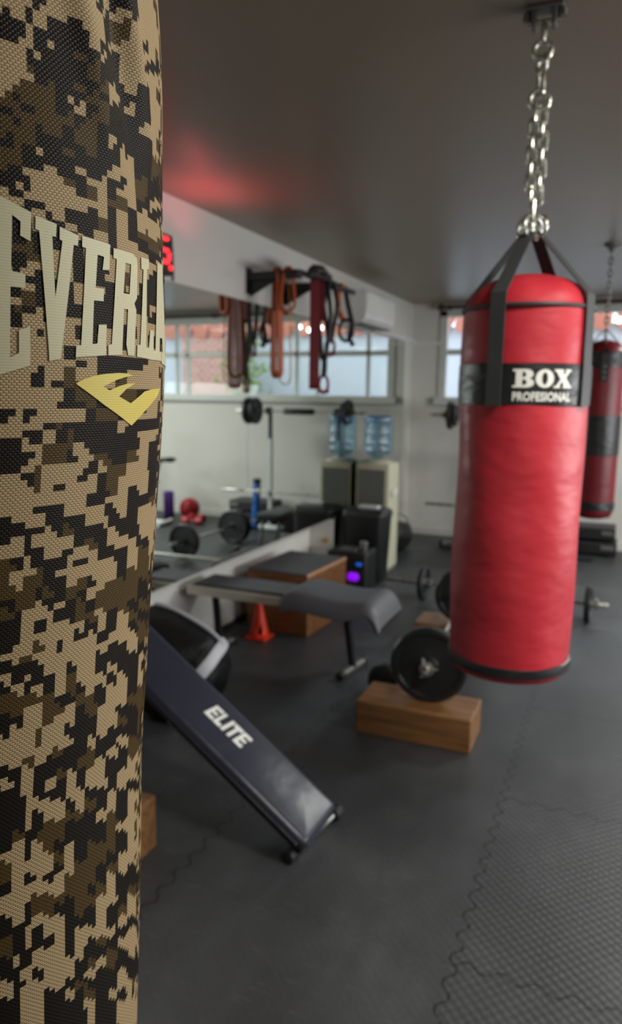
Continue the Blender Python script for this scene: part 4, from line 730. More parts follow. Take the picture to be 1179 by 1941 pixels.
    (0, 0, 0, 0, 0, 0, 0, 0, 0, 0, 0, 0, 1, 1, 0, 0, 0, 0, 1, 1, 1, 1, 1, 1, 1, 1, 1, 1, 1, 1, 1, 1, 0, 0, 0, 0, 0, 0, 0, 0, 0, 0, 0, 0, 0, 0, 0, 0, 0, 1, 0),
    (0, 0, 0, 0, 0, 0, 0, 0, 0, 0, 0, 0, 1, 1, 0, 0, 0, 0, 0, 0, 0, 0, 0, 0, 0, 0, 0, 0, 0, 0, 0, 0, 0, 0, 0, 0, 0, 0, 1, 1, 0, 1, 0, 0, 0, 1, 1, 1, 1, 1, 1),
    (0, 0, 0, 0, 0, 0, 1, 0, 0, 0, 0, 0, 0, 0, 0, 0, 1, 1, 0, 0, 0, 0, 0, 1, 1, 0, 0, 0, 0, 0, 0, 0, 0, 0, 0, 0, 0, 1, 1, 1, 0, 0, 0, 0, 1, 2, 0, 0, 1, 1, 1),
    (0, 0, 0, 0, 0, 0, 0, 0, 1, 0, 0, 0, 0, 0, 1, 1, 1, 1, 0, 0, 0, 0, 1, 1, 1, 0, 0, 0, 0, 0, 0, 0, 1, 1, 1, 1, 1, 1, 1, 1, 0, 1, 0, 0, 1, 1, 1, 1, 1, 1, 0),
    (1, 1, 1, 1, 1, 1, 0, 0, 0, 0, 0, 0, 0, 0, 1, 1, 1, 1, 1, 1, 0, 0, 1, 1, 1, 1, 1, 1, 0, 0, 0, 0, 1, 1, 1, 1, 1, 1, 1, 1, 1, 1, 1, 1, 0, 0, 0, 0, 0, 1, 0),
    (1, 1, 1, 1, 1, 1, 0, 0, 0, 1, 1, 1, 0, 0, 0, 0, 1, 1, 1, 1, 1, 1, 1, 1, 1, 1, 1, 1, 0, 0, 0, 0, 0, 0, 0, 0, 0, 1, 0, 1, 1, 1, 0, 1, 0, 0, 0, 1, 1, 0, 1),
    (1, 1, 1, 1, 1, 2, 1, 1, 0, 2, 2, 1, 1, 1, 1, 1, 1, 1, 1, 1, 1, 1, 1, 0, 0, 0, 0, 0, 0, 0, 0, 0, 0, 0, 0, 0, 0, 1, 0, 1, 2, 2, 0, 0, 1, 0, 1, 1, 0, 0, 1),
    (0, 0, 0, 0, 0, 0, 2, 2, 1, 1, 1, 1, 1, 1, 1, 1, 1, 1, 1, 1, 1, 1, 1, 0, 0, 0, 0, 0, 0, 0, 0, 0, 1, 1, 1, 1, 1, 1, 1, 1, 1, 2, 1, 2, 0, 1, 1, 1, 0, 0, 1),
    (1, 1, 1, 1, 1, 1, 2, 2, 1, 1, 1, 1, 1, 1, 0, 0, 1, 1, 1, 1, 1, 1, 1, 0, 0, 1, 1, 1, 1, 1, 1, 1, 1, 0, 1, 1, 1, 1, 1, 1, 2, 1, 2, 1, 1, 1, 1, 1, 1, 1, 1),
    (1, 1, 1, 1, 1, 1, 0, 0, 1, 1, 1, 1, 1, 1, 0, 0, 1, 1, 1, 1, 1, 1, 1, 1, 1, 1, 1, 1, 1, 1, 1, 1, 1, 0, 0, 0, 0, 0, 0, 0, 2, 2, 1, 2, 1, 0, 0, 1, 2, 2, 1),
    (1, 1, 1, 1, 1, 1, 1, 1, 1, 1, 1, 1, 1, 1, 0, 0, 0, 0, 0, 0, 1, 1, 1, 1, 1, 1, 1, 1, 1, 1, 1, 1, 1, 1, 1, 1, 1, 0, 0, 0, 0, 0, 0, 0, 0, 1, 1, 0, 1, 1, 0),
    (0, 0, 0, 0, 0, 1, 0, 0, 1, 1, 1, 0, 0, 0, 1, 1, 0, 0, 1, 1, 1, 1, 1, 2, 2, 0, 0, 0, 0, 1, 1, 1, 1, 1, 1, 1, 1, 1, 0, 0, 1, 1, 0, 1, 1, 1, 0, 1, 0, 0, 1),
    (1, 1, 1, 1, 1, 1, 1, 0, 0, 0, 0, 0, 0, 0, 1, 1, 0, 0, 1, 1, 0, 0, 0, 2, 2, 2, 0, 0, 0, 1, 1, 1, 1, 1, 1, 1, 1, 1, 1, 1, 1, 1, 1, 1, 1, 1, 1, 1, 1, 1, 1),
    (1, 1, 1, 1, 1, 1, 1, 2, 2, 0, 0, 0, 0, 0, 1, 1, 0, 0, 1, 1, 1, 0, 0, 2, 2, 2, 0, 0, 0, 0, 0, 0, 1, 1, 1, 1, 1, 1, 1, 1, 1, 1, 1, 1, 1, 1, 1, 1, 1, 1, 1),
    (1, 1, 1, 1, 1, 2, 2, 2, 1, 1, 0, 0, 0, 0, 1, 1, 0, 0, 1, 1, 1, 0, 0, 0, 0, 0, 0, 0, 0, 0, 0, 0, 0, 1, 1, 1, 1, 1, 1, 1, 1, 1, 1, 1, 1, 1, 1, 1, 1, 1, 1),
    (1, 1, 1, 1, 1, 1, 1, 2, 1, 1, 1, 1, 1, 1, 1, 1, 0, 0, 1, 1, 1, 0, 0, 0, 0, 0, 0, 0, 0, 0, 0, 0, 0, 0, 0, 1, 1, 1, 1, 1, 1, 1, 1, 1, 1, 1, 1, 1, 1, 1, 1),
    (1, 1, 1, 1, 1, 1, 1, 1, 1, 1, 1, 1, 1, 1, 1, 1, 0, 0, 0, 0, 0, 1, 0, 0, 0, 0, 0, 0, 0, 0, 0, 0, 0, 0, 0, 0, 0, 0, 0, 0, 0, 0, 0, 0, 1, 1, 0, 1, 2, 1, 1),
    (1, 1, 1, 1, 1, 1, 1, 1, 0, 0, 1, 1, 1, 1, 1, 0, 1, 1, 0, 0, 0, 1, 1, 0, 0, 0, 0, 0, 0, 0, 0, 0, 0, 1, 1, 1, 1, 0, 0, 0, 0, 0, 0, 0, 1, 1, 0, 0, 1, 1, 0),
    (1, 1, 1, 1, 1, 1, 1, 1, 0, 0, 1, 1, 1, 0, 0, 1, 1, 1, 0, 0, 0, 1, 1, 0, 0, 0, 0, 0, 0, 1, 1, 1, 1, 1, 1, 1, 1, 1, 1, 1, 1, 1, 0, 0, 0, 0, 0, 0, 1, 0, 1),
    (0, 0, 0, 0, 0, 0, 1, 1, 0, 0, 1, 0, 0, 1, 1, 1, 1, 1, 1, 2, 2, 1, 1, 0, 0, 0, 1, 1, 1, 1, 1, 1, 1, 2, 2, 2, 2, 2, 2, 2, 0, 1, 1, 1, 1, 0, 0, 0, 1, 0, 1),
    (0, 0, 0, 0, 0, 0, 0, 1, 1, 1, 0, 0, 0, 1, 1, 1, 1, 1, 1, 2, 2, 1, 1, 0, 0, 0, 1, 1, 1, 2, 2, 2, 2, 2, 2, 2, 2, 2, 2, 2, 1, 2, 1, 1, 2, 1, 1, 1, 1, 1, 0),
    (1, 1, 1, 0, 0, 1, 1, 0, 0, 0, 0, 0, 0, 0, 0, 0, 0, 1, 1, 0, 0, 1, 1, 0, 0, 0, 1, 1, 1, 0, 0, 0, 2, 0, 0, 0, 0, 0, 2, 2, 2, 2, 2, 2, 2, 2, 2, 1, 1, 2, 2),
    (1, 1, 1, 1, 1, 1, 0, 1, 0, 0, 0, 0, 0, 0, 0, 0, 0, 0, 0, 0, 0, 1, 1, 0, 0, 0, 1, 1, 1, 0, 0, 0, 0, 0, 0, 0, 0, 0, 0, 0, 0, 2, 2, 2, 2, 1, 0, 1, 0, 0, 2),
    (1, 1, 1, 1, 1, 1, 1, 1, 0, 0, 0, 0, 0, 0, 0, 1, 1, 2, 2, 0, 0, 2, 2, 2, 2, 2, 1, 1, 1, 0, 0, 0, 0, 0, 0, 0, 0, 0, 0, 0, 0, 2, 2, 0, 2, 0, 0, 1, 0, 0, 2),
    (2, 2, 2, 2, 2, 1, 1, 0, 0, 0, 0, 0, 0, 2, 2, 1, 1, 2, 2, 0, 0, 1, 1, 2, 2, 2, 0, 0, 0, 1, 1, 0, 0, 1, 1, 1, 1, 1, 0, 0, 1, 1, 0, 0, 0, 0, 0, 0, 0, 0, 0),
    (2, 2, 2, 2, 2, 2, 2, 1, 1, 1, 0, 0, 1, 1, 1, 1, 1, 0, 0, 0, 0, 1, 1, 0, 0, 0, 0, 0, 0, 1, 1, 1, 1, 1, 0, 1, 1, 1, 1, 1, 1, 0, 1, 1, 0, 0, 0, 0, 0, 2, 0),
    (1, 1, 2, 2, 2, 2, 2, 1, 1, 1, 1, 1, 1, 1, 1, 0, 0, 1, 1, 1, 0, 1, 1, 1, 1, 0, 0, 0, 0, 2, 2, 2, 1, 1, 0, 0, 0, 0, 1, 1, 1, 1, 1, 2, 1, 1, 2, 1, 2, 0, 2),
    (2, 1, 1, 1, 1, 1, 2, 1, 1, 0, 1, 1, 1, 1, 1, 1, 1, 1, 1, 1, 1, 0, 0, 0, 1, 1, 0, 0, 0, 2, 2, 2, 2, 1, 1, 1, 0, 0, 0, 0, 0, 0, 2, 1, 1, 1, 1, 1, 1, 1, 2),
    (2, 2, 2, 2, 2, 1, 2, 2, 2, 1, 1, 1, 1, 2, 2, 1, 1, 1, 1, 1, 1, 1, 0, 0, 0, 0, 0, 0, 0, 2, 2, 2, 2, 1, 1, 1, 1, 1, 1, 1, 2, 2, 1, 0, 0, 1, 1, 0, 1, 0, 1),
    (2, 2, 2, 2, 2, 2, 2, 2, 2, 1, 1, 1, 1, 1, 1, 1, 1, 2, 2, 1, 1, 1, 1, 1, 0, 0, 0, 0, 0, 1, 1, 2, 2, 1, 1, 1, 1, 1, 1, 1, 1, 1, 1, 1, 1, 1, 1, 0, 0, 0, 1),
    (1, 1, 1, 2, 2, 2, 1, 2, 2, 1, 2, 2, 2, 1, 1, 2, 2, 2, 2, 1, 1, 1, 1, 1, 0, 0, 0, 0, 0, 1, 1, 1, 1, 1, 2, 1, 1, 1, 1, 1, 1, 2, 1, 1, 1, 1, 1, 2, 1, 0, 0),
    (2, 2, 1, 1, 1, 1, 2, 2, 2, 2, 2, 2, 2, 1, 1, 2, 2, 2, 2, 1, 1, 0, 1, 1, 0, 0, 1, 0, 0, 1, 1, 1, 1, 1, 2, 2, 2, 2, 1, 1, 2, 1, 2, 1, 1, 1, 1, 1, 1, 1, 1),
    (0, 2, 2, 2, 2, 2, 2, 1, 1, 2, 2, 2, 2, 2, 2, 1, 2, 2, 2, 1, 1, 0, 0, 1, 1, 0, 1, 1, 1, 1, 1, 1, 1, 1, 2, 2, 2, 2, 2, 2, 1, 2, 1, 1, 1, 1, 1, 1, 1, 1, 0),
    (0, 0, 0, 0, 0, 2, 1, 2, 2, 2, 2, 2, 1, 1, 2, 1, 1, 2, 2, 1, 1, 1, 1, 1, 1, 1, 1, 1, 1, 1, 1, 1, 1, 1, 2, 2, 2, 2, 2, 2, 2, 2, 1, 2, 2, 1, 2, 1, 1, 1, 1),
    (0, 0, 0, 0, 0, 0, 2, 2, 2, 2, 2, 2, 1, 1, 1, 0, 0, 1, 2, 2, 2, 1, 1, 1, 1, 1, 1, 1, 1, 1, 1, 1, 1, 1, 0, 0, 0, 2, 0, 2, 1, 2, 2, 2, 2, 1, 2, 2, 2, 2, 1),
    (0, 0, 0, 0, 0, 0, 0, 2, 2, 2, 2, 2, 1, 1, 0, 1, 0, 1, 1, 2, 2, 1, 1, 1, 1, 1, 1, 1, 1, 1, 1, 1, 1, 1, 0, 0, 0, 0, 0, 0, 2, 0, 0, 1, 2, 1, 2, 2, 2, 2, 2),
    (0, 0, 0, 0, 0, 0, 0, 0, 0, 1, 1, 2, 1, 1, 1, 1, 1, 2, 2, 2, 2, 1, 1, 1, 1, 1, 1, 1, 1, 1, 0, 0, 0, 0, 0, 0, 0, 0, 2, 2, 1, 2, 0, 1, 2, 2, 2, 2, 2, 2, 2),
    (0, 0, 0, 0, 0, 0, 0, 0, 2, 1, 1, 1, 1, 1, 1, 2, 2, 1, 2, 1, 1, 0, 1, 1, 1, 1, 1, 1, 1, 1, 1, 0, 0, 0, 0, 0, 0, 0, 2, 2, 1, 1, 0, 0, 1, 0, 2, 0, 1, 2, 2),
    (1, 0, 0, 0, 0, 0, 0, 0, 1, 1, 1, 1, 1, 1, 1, 1, 1, 1, 1, 2, 2, 0, 0, 0, 0, 1, 1, 0, 0, 1, 1, 1, 1, 0, 0, 0, 0, 0, 0, 0, 1, 0, 1, 0, 1, 0, 2, 2, 2, 2, 0),
    (1, 1, 1, 1, 0, 0, 0, 0, 1, 0, 1, 1, 1, 1, 1, 1, 1, 2, 2, 1, 2, 0, 0, 0, 0, 0, 1, 1, 0, 1, 1, 1, 1, 1, 0, 0, 0, 0, 0, 0, 1, 1, 0, 0, 0, 0, 0, 0, 2, 2, 1),
    (1, 1, 1, 1, 1, 1, 1, 0, 0, 1, 1, 1, 1, 1, 1, 1, 1, 2, 2, 1, 1, 1, 1, 0, 1, 1, 1, 1, 1, 1, 1, 1, 1, 1, 0, 0, 0, 0, 0, 0, 0, 0, 2, 2, 0, 0, 0, 0, 0, 1, 1),
    (1, 1, 1, 1, 1, 1, 1, 1, 0, 1, 1, 0, 1, 1, 1, 2, 2, 1, 2, 1, 1, 1, 1, 1, 1, 1, 1, 0, 0, 1, 1, 1, 1, 1, 0, 0, 0, 0, 0, 0, 0, 0, 1, 2, 0, 0, 0, 0, 0, 0, 1),
    (0, 0, 1, 1, 1, 1, 1, 1, 0, 1, 1, 1, 1, 1, 1, 1, 1, 1, 1, 0, 1, 1, 1, 1, 1, 1, 0, 0, 0, 1, 1, 1, 1, 1, 0, 0, 0, 0, 0, 0, 0, 0, 1, 2, 0, 0, 0, 0, 0, 0, 0),
    (0, 0, 0, 0, 0, 1, 0, 0, 1, 0, 0, 1, 1, 1, 1, 1, 1, 0, 0, 1, 0, 1, 1, 1, 1, 1, 0, 0, 0, 0, 0, 1, 1, 1, 0, 0, 0, 0, 0, 0, 0, 0, 2, 2, 0, 0, 0, 0, 0, 0, 0),
    (0, 0, 0, 0, 0, 0, 0, 0, 1, 0, 0, 1, 1, 1, 1, 1, 1, 0, 0, 1, 1, 1, 1, 1, 1, 1, 0, 0, 0, 0, 0, 0, 0, 0, 0, 0, 0, 0, 2, 2, 1, 2, 0, 1, 0, 0, 1, 1, 0, 0, 1),
    (0, 0, 0, 0, 0, 0, 0, 0, 0, 1, 0, 0, 0, 0, 1, 1, 0, 0, 0, 0, 0, 1, 0, 0, 1, 1, 0, 0, 0, 0, 1, 1, 0, 0, 0, 0, 0, 0, 2, 2, 1, 1, 0, 0, 0, 0, 1, 1, 0, 0, 0),
    (0, 0, 0, 0, 0, 0, 0, 0, 0, 1, 1, 0, 0, 0, 0, 0, 0, 0, 0, 0, 0, 1, 1, 1, 0, 0, 0, 0, 0, 0, 0, 1, 1, 1, 0, 0, 0, 0, 0, 0, 0, 2, 0, 0, 0, 0, 0, 0, 0, 0, 0),
    (0, 0, 0, 0, 0, 0, 0, 0, 0, 1, 1, 0, 0, 0, 0, 0, 0, 0, 0, 0, 0, 1, 1, 1, 2, 2, 0, 0, 0, 0, 0, 0, 0, 1, 1, 1, 1, 0, 0, 0, 2, 0, 0, 0, 0, 0, 0, 0, 1, 0, 0),
    (0, 0, 0, 0, 0, 0, 0, 0, 0, 1, 1, 0, 0, 0, 0, 0, 0, 0, 0, 0, 0, 1, 1, 1, 2, 2, 2, 0, 0, 0, 1, 1, 0, 0, 0, 1, 1, 1, 1, 1, 0, 0, 0, 0, 0, 0, 1, 0, 1, 1, 0),
    (0, 0, 0, 0, 0, 0, 0, 0, 0, 1, 1, 0, 0, 0, 0, 0, 0, 0, 0, 1, 1, 0, 1, 1, 2, 2, 2, 0, 0, 0, 0, 1, 1, 1, 0, 0, 0, 0, 1, 1, 1, 1, 0, 1, 0, 0, 0, 0, 1, 1, 1),
    (0, 0, 0, 0, 0, 0, 0, 0, 0, 1, 1, 0, 0, 0, 0, 0, 0, 0, 0, 0, 1, 1, 0, 1, 0, 0, 2, 0, 0, 0, 0, 0, 0, 1, 0, 0, 0, 0, 2, 1, 1, 0, 1, 0, 1, 1, 0, 0, 0, 0, 0),
    (0, 0, 0, 0, 0, 0, 0, 0, 0, 1, 1, 0, 0, 0, 0, 0, 0, 0, 0, 0, 1, 1, 0, 0, 1, 0, 0, 1, 0, 0, 0, 0, 0, 0, 0, 0, 0, 0, 2, 2, 0, 0, 1, 1, 1, 1, 0, 0, 0, 0, 0),
    (0, 0, 0, 0, 0, 0, 0, 0, 0, 1, 1, 0, 0, 0, 0, 0, 0, 0, 0, 0, 1, 1, 0, 0, 1, 1, 1, 1, 1, 1, 0, 0, 0, 0, 0, 0, 0, 0, 0, 0, 0, 0, 1, 1, 0, 0, 1, 1, 1, 1, 1),
    (0, 0, 0, 0, 0, 0, 0, 0, 0, 1, 1, 0, 0, 0, 0, 0, 0, 0, 0, 0, 1, 1, 0, 0, 1, 1, 1, 1, 1, 1, 0, 0, 0, 0, 0, 0, 0, 0, 0, 0, 0, 0, 1, 1, 0, 0, 0, 1, 1, 1, 1),
    (0, 0, 0, 0, 0, 0, 0, 0, 0, 0, 1, 0, 0, 0, 0, 0, 0, 0, 0, 0, 1, 1, 0, 0, 1, 1, 1, 1, 1, 1, 0, 0, 0, 0, 0, 0, 0, 0, 0, 0, 0, 0, 2, 2, 0, 0, 1, 1, 1, 0, 0),
    (0, 0, 0, 0, 0, 0, 0, 0, 0, 0, 1, 0, 0, 0, 0, 0, 0, 0, 0, 0, 1, 1, 0, 0, 1, 1, 1, 1, 1, 1, 0, 0, 0, 0, 0, 0, 0, 0, 0, 0, 0, 0, 2, 2, 0, 0, 1, 1, 0, 0, 0),
    (0, 0, 0, 0, 0, 0, 0, 0, 0, 0, 1, 0, 0, 0, 0, 0, 0, 0, 0, 0, 1, 1, 0, 0, 1, 1, 1, 1, 1, 1, 1, 0, 0, 0, 0, 0, 0, 0, 0, 0, 2, 2, 0, 0, 0, 0, 0, 0, 0, 0, 0),
    (0, 0, 0, 0, 0, 0, 0, 0, 0, 0, 1, 0, 0, 0, 0, 0, 0, 0, 0, 0, 1, 1, 0, 0, 0, 1, 1, 1, 1, 1, 1, 0, 0, 0, 0, 0, 0, 0, 0, 0, 2, 2, 0, 0, 0, 0, 0, 0, 0, 0, 0),
    (0, 0, 0, 0, 0, 0, 0, 0, 0, 0, 1, 1, 0, 0, 0, 0, 0, 0, 0, 0, 1, 1, 0, 0, 0, 1, 1, 1, 1, 1, 1, 0, 0, 0, 0, 0, 0, 0, 2, 2, 2, 2, 0, 0, 0, 0, 0, 0, 0, 0, 0),
    (0, 0, 0, 0, 0, 0, 0, 0, 0, 0, 1, 1, 0, 0, 0, 0, 0, 0, 0, 0, 1, 1, 1, 0, 0, 1, 1, 1, 1, 1, 1, 0, 0, 0, 0, 0, 0, 0, 2, 2, 2, 2, 0, 0, 0, 0, 0, 0, 0, 0, 0),
    (0, 0, 0, 0, 0, 0, 0, 0, 0, 0, 1, 1, 0, 0, 0, 0, 0, 0, 0, 0, 1, 1, 1, 0, 0, 1, 1, 1, 1, 1, 1, 0, 0, 0, 0, 0, 0, 0, 0, 0, 0, 0, 0, 0, 0, 0, 0, 0, 0, 0, 0),
    (0, 0, 0, 0, 0, 0, 0, 0, 0, 0, 1, 1, 0, 0, 0, 0, 0, 0, 0, 0, 1, 1, 1, 0, 0, 1, 1, 1, 1, 1, 1, 1, 0, 0, 0, 0, 0, 0, 0, 0, 0, 0, 0, 0, 0, 0, 0, 0, 0, 0, 0),
    (0, 0, 0, 0, 0, 0, 0, 0, 0, 0, 0, 0, 0, 0, 0, 0, 0, 0, 0, 0, 0, 1, 1, 0, 0, 1, 1, 1, 1, 1, 1, 1, 0, 0, 0, 0, 0, 0, 0, 0, 0, 0, 0, 0, 0, 0, 0, 0, 0, 0, 0),
    (0, 0, 0, 0, 0, 0, 0, 0, 0, 0, 0, 0, 0, 0, 0, 0, 0, 0, 0, 0, 0, 1, 1, 0, 0, 1, 1, 1, 1, 1, 1, 1, 0, 0, 0, 0, 0, 0, 0, 0, 0, 0, 0, 0, 0, 0, 0, 0, 0, 0, 0),
    (0, 0, 0, 0, 0, 0, 0, 0, 0, 0, 0, 0, 0, 0, 0, 0, 0, 0, 0, 0, 0, 1, 1, 0, 0, 1, 1, 1, 1, 1, 1, 1, 0, 0, 0, 0, 0, 0, 0, 0, 2, 0, 0, 0, 0, 0, 0, 0, 0, 0, 0),)
LETTERS = {
    'E': [(0.004, 1.619), (0.036, 1.6065), (0.0543, 1.6002), (0.0529, 1.5843), (0.0471, 1.5866), (0.0477, 1.5943), (0.0432, 1.5971), (0.041, 1.5667), (0.0491, 1.566), (0.0485, 1.5582), (0.0402, 1.5581), (0.0383, 1.5188), (0.0434, 1.5215), (0.0439, 1.5344), (0.0504, 1.5369), (0.0498, 1.5146), (0.0334, 1.5091), (0.004, 1.5), (0.004, 1.508), (0.012, 1.51), (0.012, 1.609), (0.004, 1.611)],
    'V': [(0.0566, 1.599), (0.0696, 1.5966), (0.0688, 1.5893), (0.0664, 1.5893), (0.0667, 1.5547), (0.0729, 1.5877), (0.0711, 1.5883), (0.0715, 1.5955), (0.0844, 1.5928), (0.0837, 1.5867), (0.0807, 1.5868), (0.069, 1.5193), (0.0616, 1.5177), (0.0584, 1.5911), (0.0562, 1.5917)],
    'e': [(0.0872, 1.5933), (0.1105, 1.592), (0.1088, 1.5763), (0.1027, 1.5756), (0.1044, 1.5837), (0.0989, 1.5841), (0.0963, 1.5638), (0.1035, 1.5643), (0.1027, 1.5565), (0.0946, 1.5561), (0.0925, 1.5294), (0.0965, 1.5301), (0.0981, 1.5418), (0.105, 1.5424), (0.1036, 1.5231), (0.0794, 1.5208), (0.08, 1.5278), (0.0836, 1.5282), (0.0897, 1.5865), (0.0868, 1.5867)],
    'R': [(0.1136, 1.5906), (0.1348, 1.5909), (0.1399, 1.5888), (0.1404, 1.5832), (0.1386, 1.5627), (0.135, 1.5589), (0.1374, 1.5548), (0.1338, 1.5243), (0.1261, 1.5244), (0.1243, 1.5315), (0.1271, 1.5542), (0.1226, 1.554), (0.1202, 1.5312), (0.1195, 1.5243), (0.1058, 1.5232), (0.106, 1.5298), (0.1093, 1.5305), (0.1163, 1.5843), (0.1131, 1.5845)],
    'Rhole': [(0.1257, 1.5836), (0.1321, 1.5837), (0.1293, 1.5642), (0.1225, 1.564)],
    'L': [(0.1459, 1.5908), (0.1589, 1.5914), (0.1586, 1.5852), (0.155, 1.5841), (0.1509, 1.5313), (0.1557, 1.5311), (0.1587, 1.5435), (0.166, 1.5437), (0.1641, 1.523), (0.1371, 1.524), (0.138, 1.5319), (0.1421, 1.5322), (0.1491, 1.5831), (0.1459, 1.5831)],
    'logo': [(0.0796, 1.5048), (0.0853, 1.5076), (0.0946, 1.5102), (0.1048, 1.5116), (0.1163, 1.5124), (0.126, 1.5123), (0.1336, 1.5112), (0.1243, 1.5101), (0.1134, 1.5076), (0.1019, 1.5033), (0.1075, 1.501), (0.1165, 1.5038), (0.1262, 1.5057), (0.1358, 1.5061), (0.1246, 1.502), (0.1171, 1.4971), (0.1305, 1.4926), (0.1495, 1.5007), (0.1645, 1.5024), (0.1832, 1.5031), (0.1756, 1.4976), (0.1523, 1.4873), (0.133, 1.4774), (0.1028, 1.4918)],
}

def axis_at(z):
    if z <= AXIS[0][0]: return AXIS[0][1], AXIS[0][2]
    for (a, b) in zip(AXIS, AXIS[1:]):
        if z <= b[0]:
            t = (z-a[0])/(b[0]-a[0]); return a[1]+(b[1]-a[1])*t, a[2]+(b[2]-a[2])*t
    return AXIS[-1][1], AXIS[-1][2]
def camo_pt(u, z, off=0.0):
    cx, cy = axis_at(z); a = TH0+u/RB; r = RB+off
    return Vector((cx+r*math.cos(a), cy+r*math.sin(a), z))
def fold(u, z):
    """soft creases in the cloth below the strap seam at the top"""
    k = max(0.0, min(1.0, (z-1.60)/0.12)); k = k*k*(3-2*k)
    d = 0.0
    for (u0, s, w, amp) in ((0.098, -0.30, 0.011, 0.0052), (0.128, -0.22, 0.010, -0.0060), (0.150, -0.34, 0.009, 0.0042), (-0.05, 0.3, 0.02, 0.004), (0.30, 0.2, 0.02, -0.004), (0.42, -0.2, 0.02, 0.004)):
        uu = u-(u0+s*(z-1.70)); d += amp*math.exp(-(uu/w)**2)
    return d*k
ncol = int(round(2*PI*RB/CELL)); zlo, zhi = 0.70, 1.845
nrow = int(round((zhi-zlo)/CELL))
rnd = random.Random(11)
coarse = {}
def lattice(i, j):
    if (i, j) not in coarse: coarse[(i, j)] = rnd.random()
    return coarse[(i, j)]
def vnoise(x, y):
    i, j = math.floor(x), math.floor(y); fx, fy = x-i, y-j
    fx, fy = fx*fx*(3-2*fx), fy*fy*(3-2*fy)
    return (lattice(i, j)*(1-fx)+lattice(i+1, j)*fx)*(1-fy)+(lattice(i, j+1)*(1-fx)+lattice(i+1, j+1)*fx)*fy
TONES = (lin((168, 146, 110)), lin((24, 19, 12)), lin((74, 58, 28)))
def camo_tone(u, z):
    i = int(math.floor((u-PATCH_U0)/CELL)); j = int(math.floor((z-PATCH_V0)/CELL))
    if 0 <= j < len(PATCH) and 0 <= i < len(PATCH[0]): return PATCH[j][i]
    a = vnoise(u*22, z*24)*0.7+vnoise(u*60+9, z*60)*0.3+rnd.uniform(-0.06, 0.06)
    b = vnoise(u*20+40, z*26+7)+rnd.uniform(-0.12, 0.12)
    return 0 if a > 0.53 else (2 if b > 0.58 else 1)
camo = NT('camouflage_canvas')
attr = camo.n('ShaderNodeAttribute'); attr.attribute_name = 'camo_tone'
uvn = camo.n('ShaderNodeUVMap'); uvn.uv_map = 'cloth'
ux, uy, uz = camo.xyz(uvn.outputs[0])
kw = 2*PI/0.0030
row_shift = camo.math('MULTIPLY', camo.math('FLOOR', camo.math('DIVIDE', uy, 0.0015)), 0.0015)
wa = camo.math('ABSOLUTE', camo.math('SINE', camo.math('MULTIPLY', camo.math('ADD', ux, row_shift), kw/2)))
wb = camo.math('ABSOLUTE', camo.math('SINE', camo.math('MULTIPLY', uy, 2*PI/0.0030)))
weave = camo.math('MULTIPLY', camo.math('POWER', wa, 0.45), camo.math('POWER', wb, 0.5))
camo.bump(weave, 0.45, 0.0012)
dark = camo.math('MULTIPLY_ADD', weave, 0.62, 0.40)
mul = camo.n('ShaderNodeMix', data_type='RGBA', blend_type='MULTIPLY'); mul.inputs[0].default_value = 1.0
camo.l(attr.outputs['Color'], mul.inputs[6])
cmb = camo.n('ShaderNodeCombineColor')
for k in range(3): camo.l(dark, cmb.inputs[k])
camo.l(cmb.outputs[0], mul.inputs[7]); camo.l(mul.outputs[2], camo.b.inputs['Base Color'])
camo.b.inputs['Roughness'].default_value = 0.48; camo.b.inputs['Specular IOR Level'].default_value = 0.12
cb = thing('punching_bag', 'camouflage canvas punching bag with pale lettering, closest at the left edge', 'punching bag', (axis_at(0.7)[0], axis_at(0.7)[1], zlo))
bm = bmesh.new(); lay = bm.loops.layers.float_color.new('camo_tone'); uvl = bm.loops.layers.uv.new('cloth')
du = 2*PI*RB/ncol
U = [-PI*RB+i*du for i in range(ncol)]
# shear the cell grid so that rows follow the slightly twisted cloth
grid = [[bm.verts.new(camo_pt(u, zlo+j*CELL, fold(u, zlo+j*CELL))) for u in U] for j in range(nrow+1)]
for j in range(nrow):
    for i in range(ncol):
        i2 = (i+1) % ncol
        f = bm.faces.new((grid[j][i], grid[j][i2], grid[j+1][i2], grid[j+1][i])); f.smooth = True
        t = TONES[camo_tone(U[i]+du/2, zlo+(j+0.5)*CELL)]
        uv4 = ((U[i], zlo+j*CELL), (U[i]+du, zlo+j*CELL), (U[i]+du, zlo+(j+1)*CELL), (U[i], zlo+(j+1)*CELL))
        for lp, q in zip(f.loops, uv4): lp[lay] = t; lp[uvl].uv = q
for ring in (grid[0][::-1], grid[-1]):
    f = bm.faces.new(ring)
    for lp in f.loops: lp[lay] = TONES[1]; lp[uvl].uv = (lp.vert.co.x, lp.vert.co.y)
body = obj('body', bm, camo.m, cb)
def cloth_print(key_list, mat, name):
    b = flat_polys([LETTERS[k] for k in key_list], 0.006)
    for v in b.verts: v.co = camo_pt(v.co.x, v.co.y, fold(v.co.x, v.co.y)+0.0006)
    uvp = b.loops.layers.uv.new('cloth')
    for f in b.faces: f.smooth = True
    return obj(name, b, mat, body)
LETTERS['A'] = [(0.163, 1.5232), (0.186, 1.5232), (0.186, 1.530), (0.1805, 1.530), (0.1815, 1.540), (0.190, 1.540), (0.191, 1.530), (0.187, 1.530), (0.187, 1.5215), (0.214, 1.5200), (0.214, 1.528), (0.209, 1.5285), (0.197, 1.594), (0.178, 1.5925), (0.169, 1.530), (0.163, 1.530)]
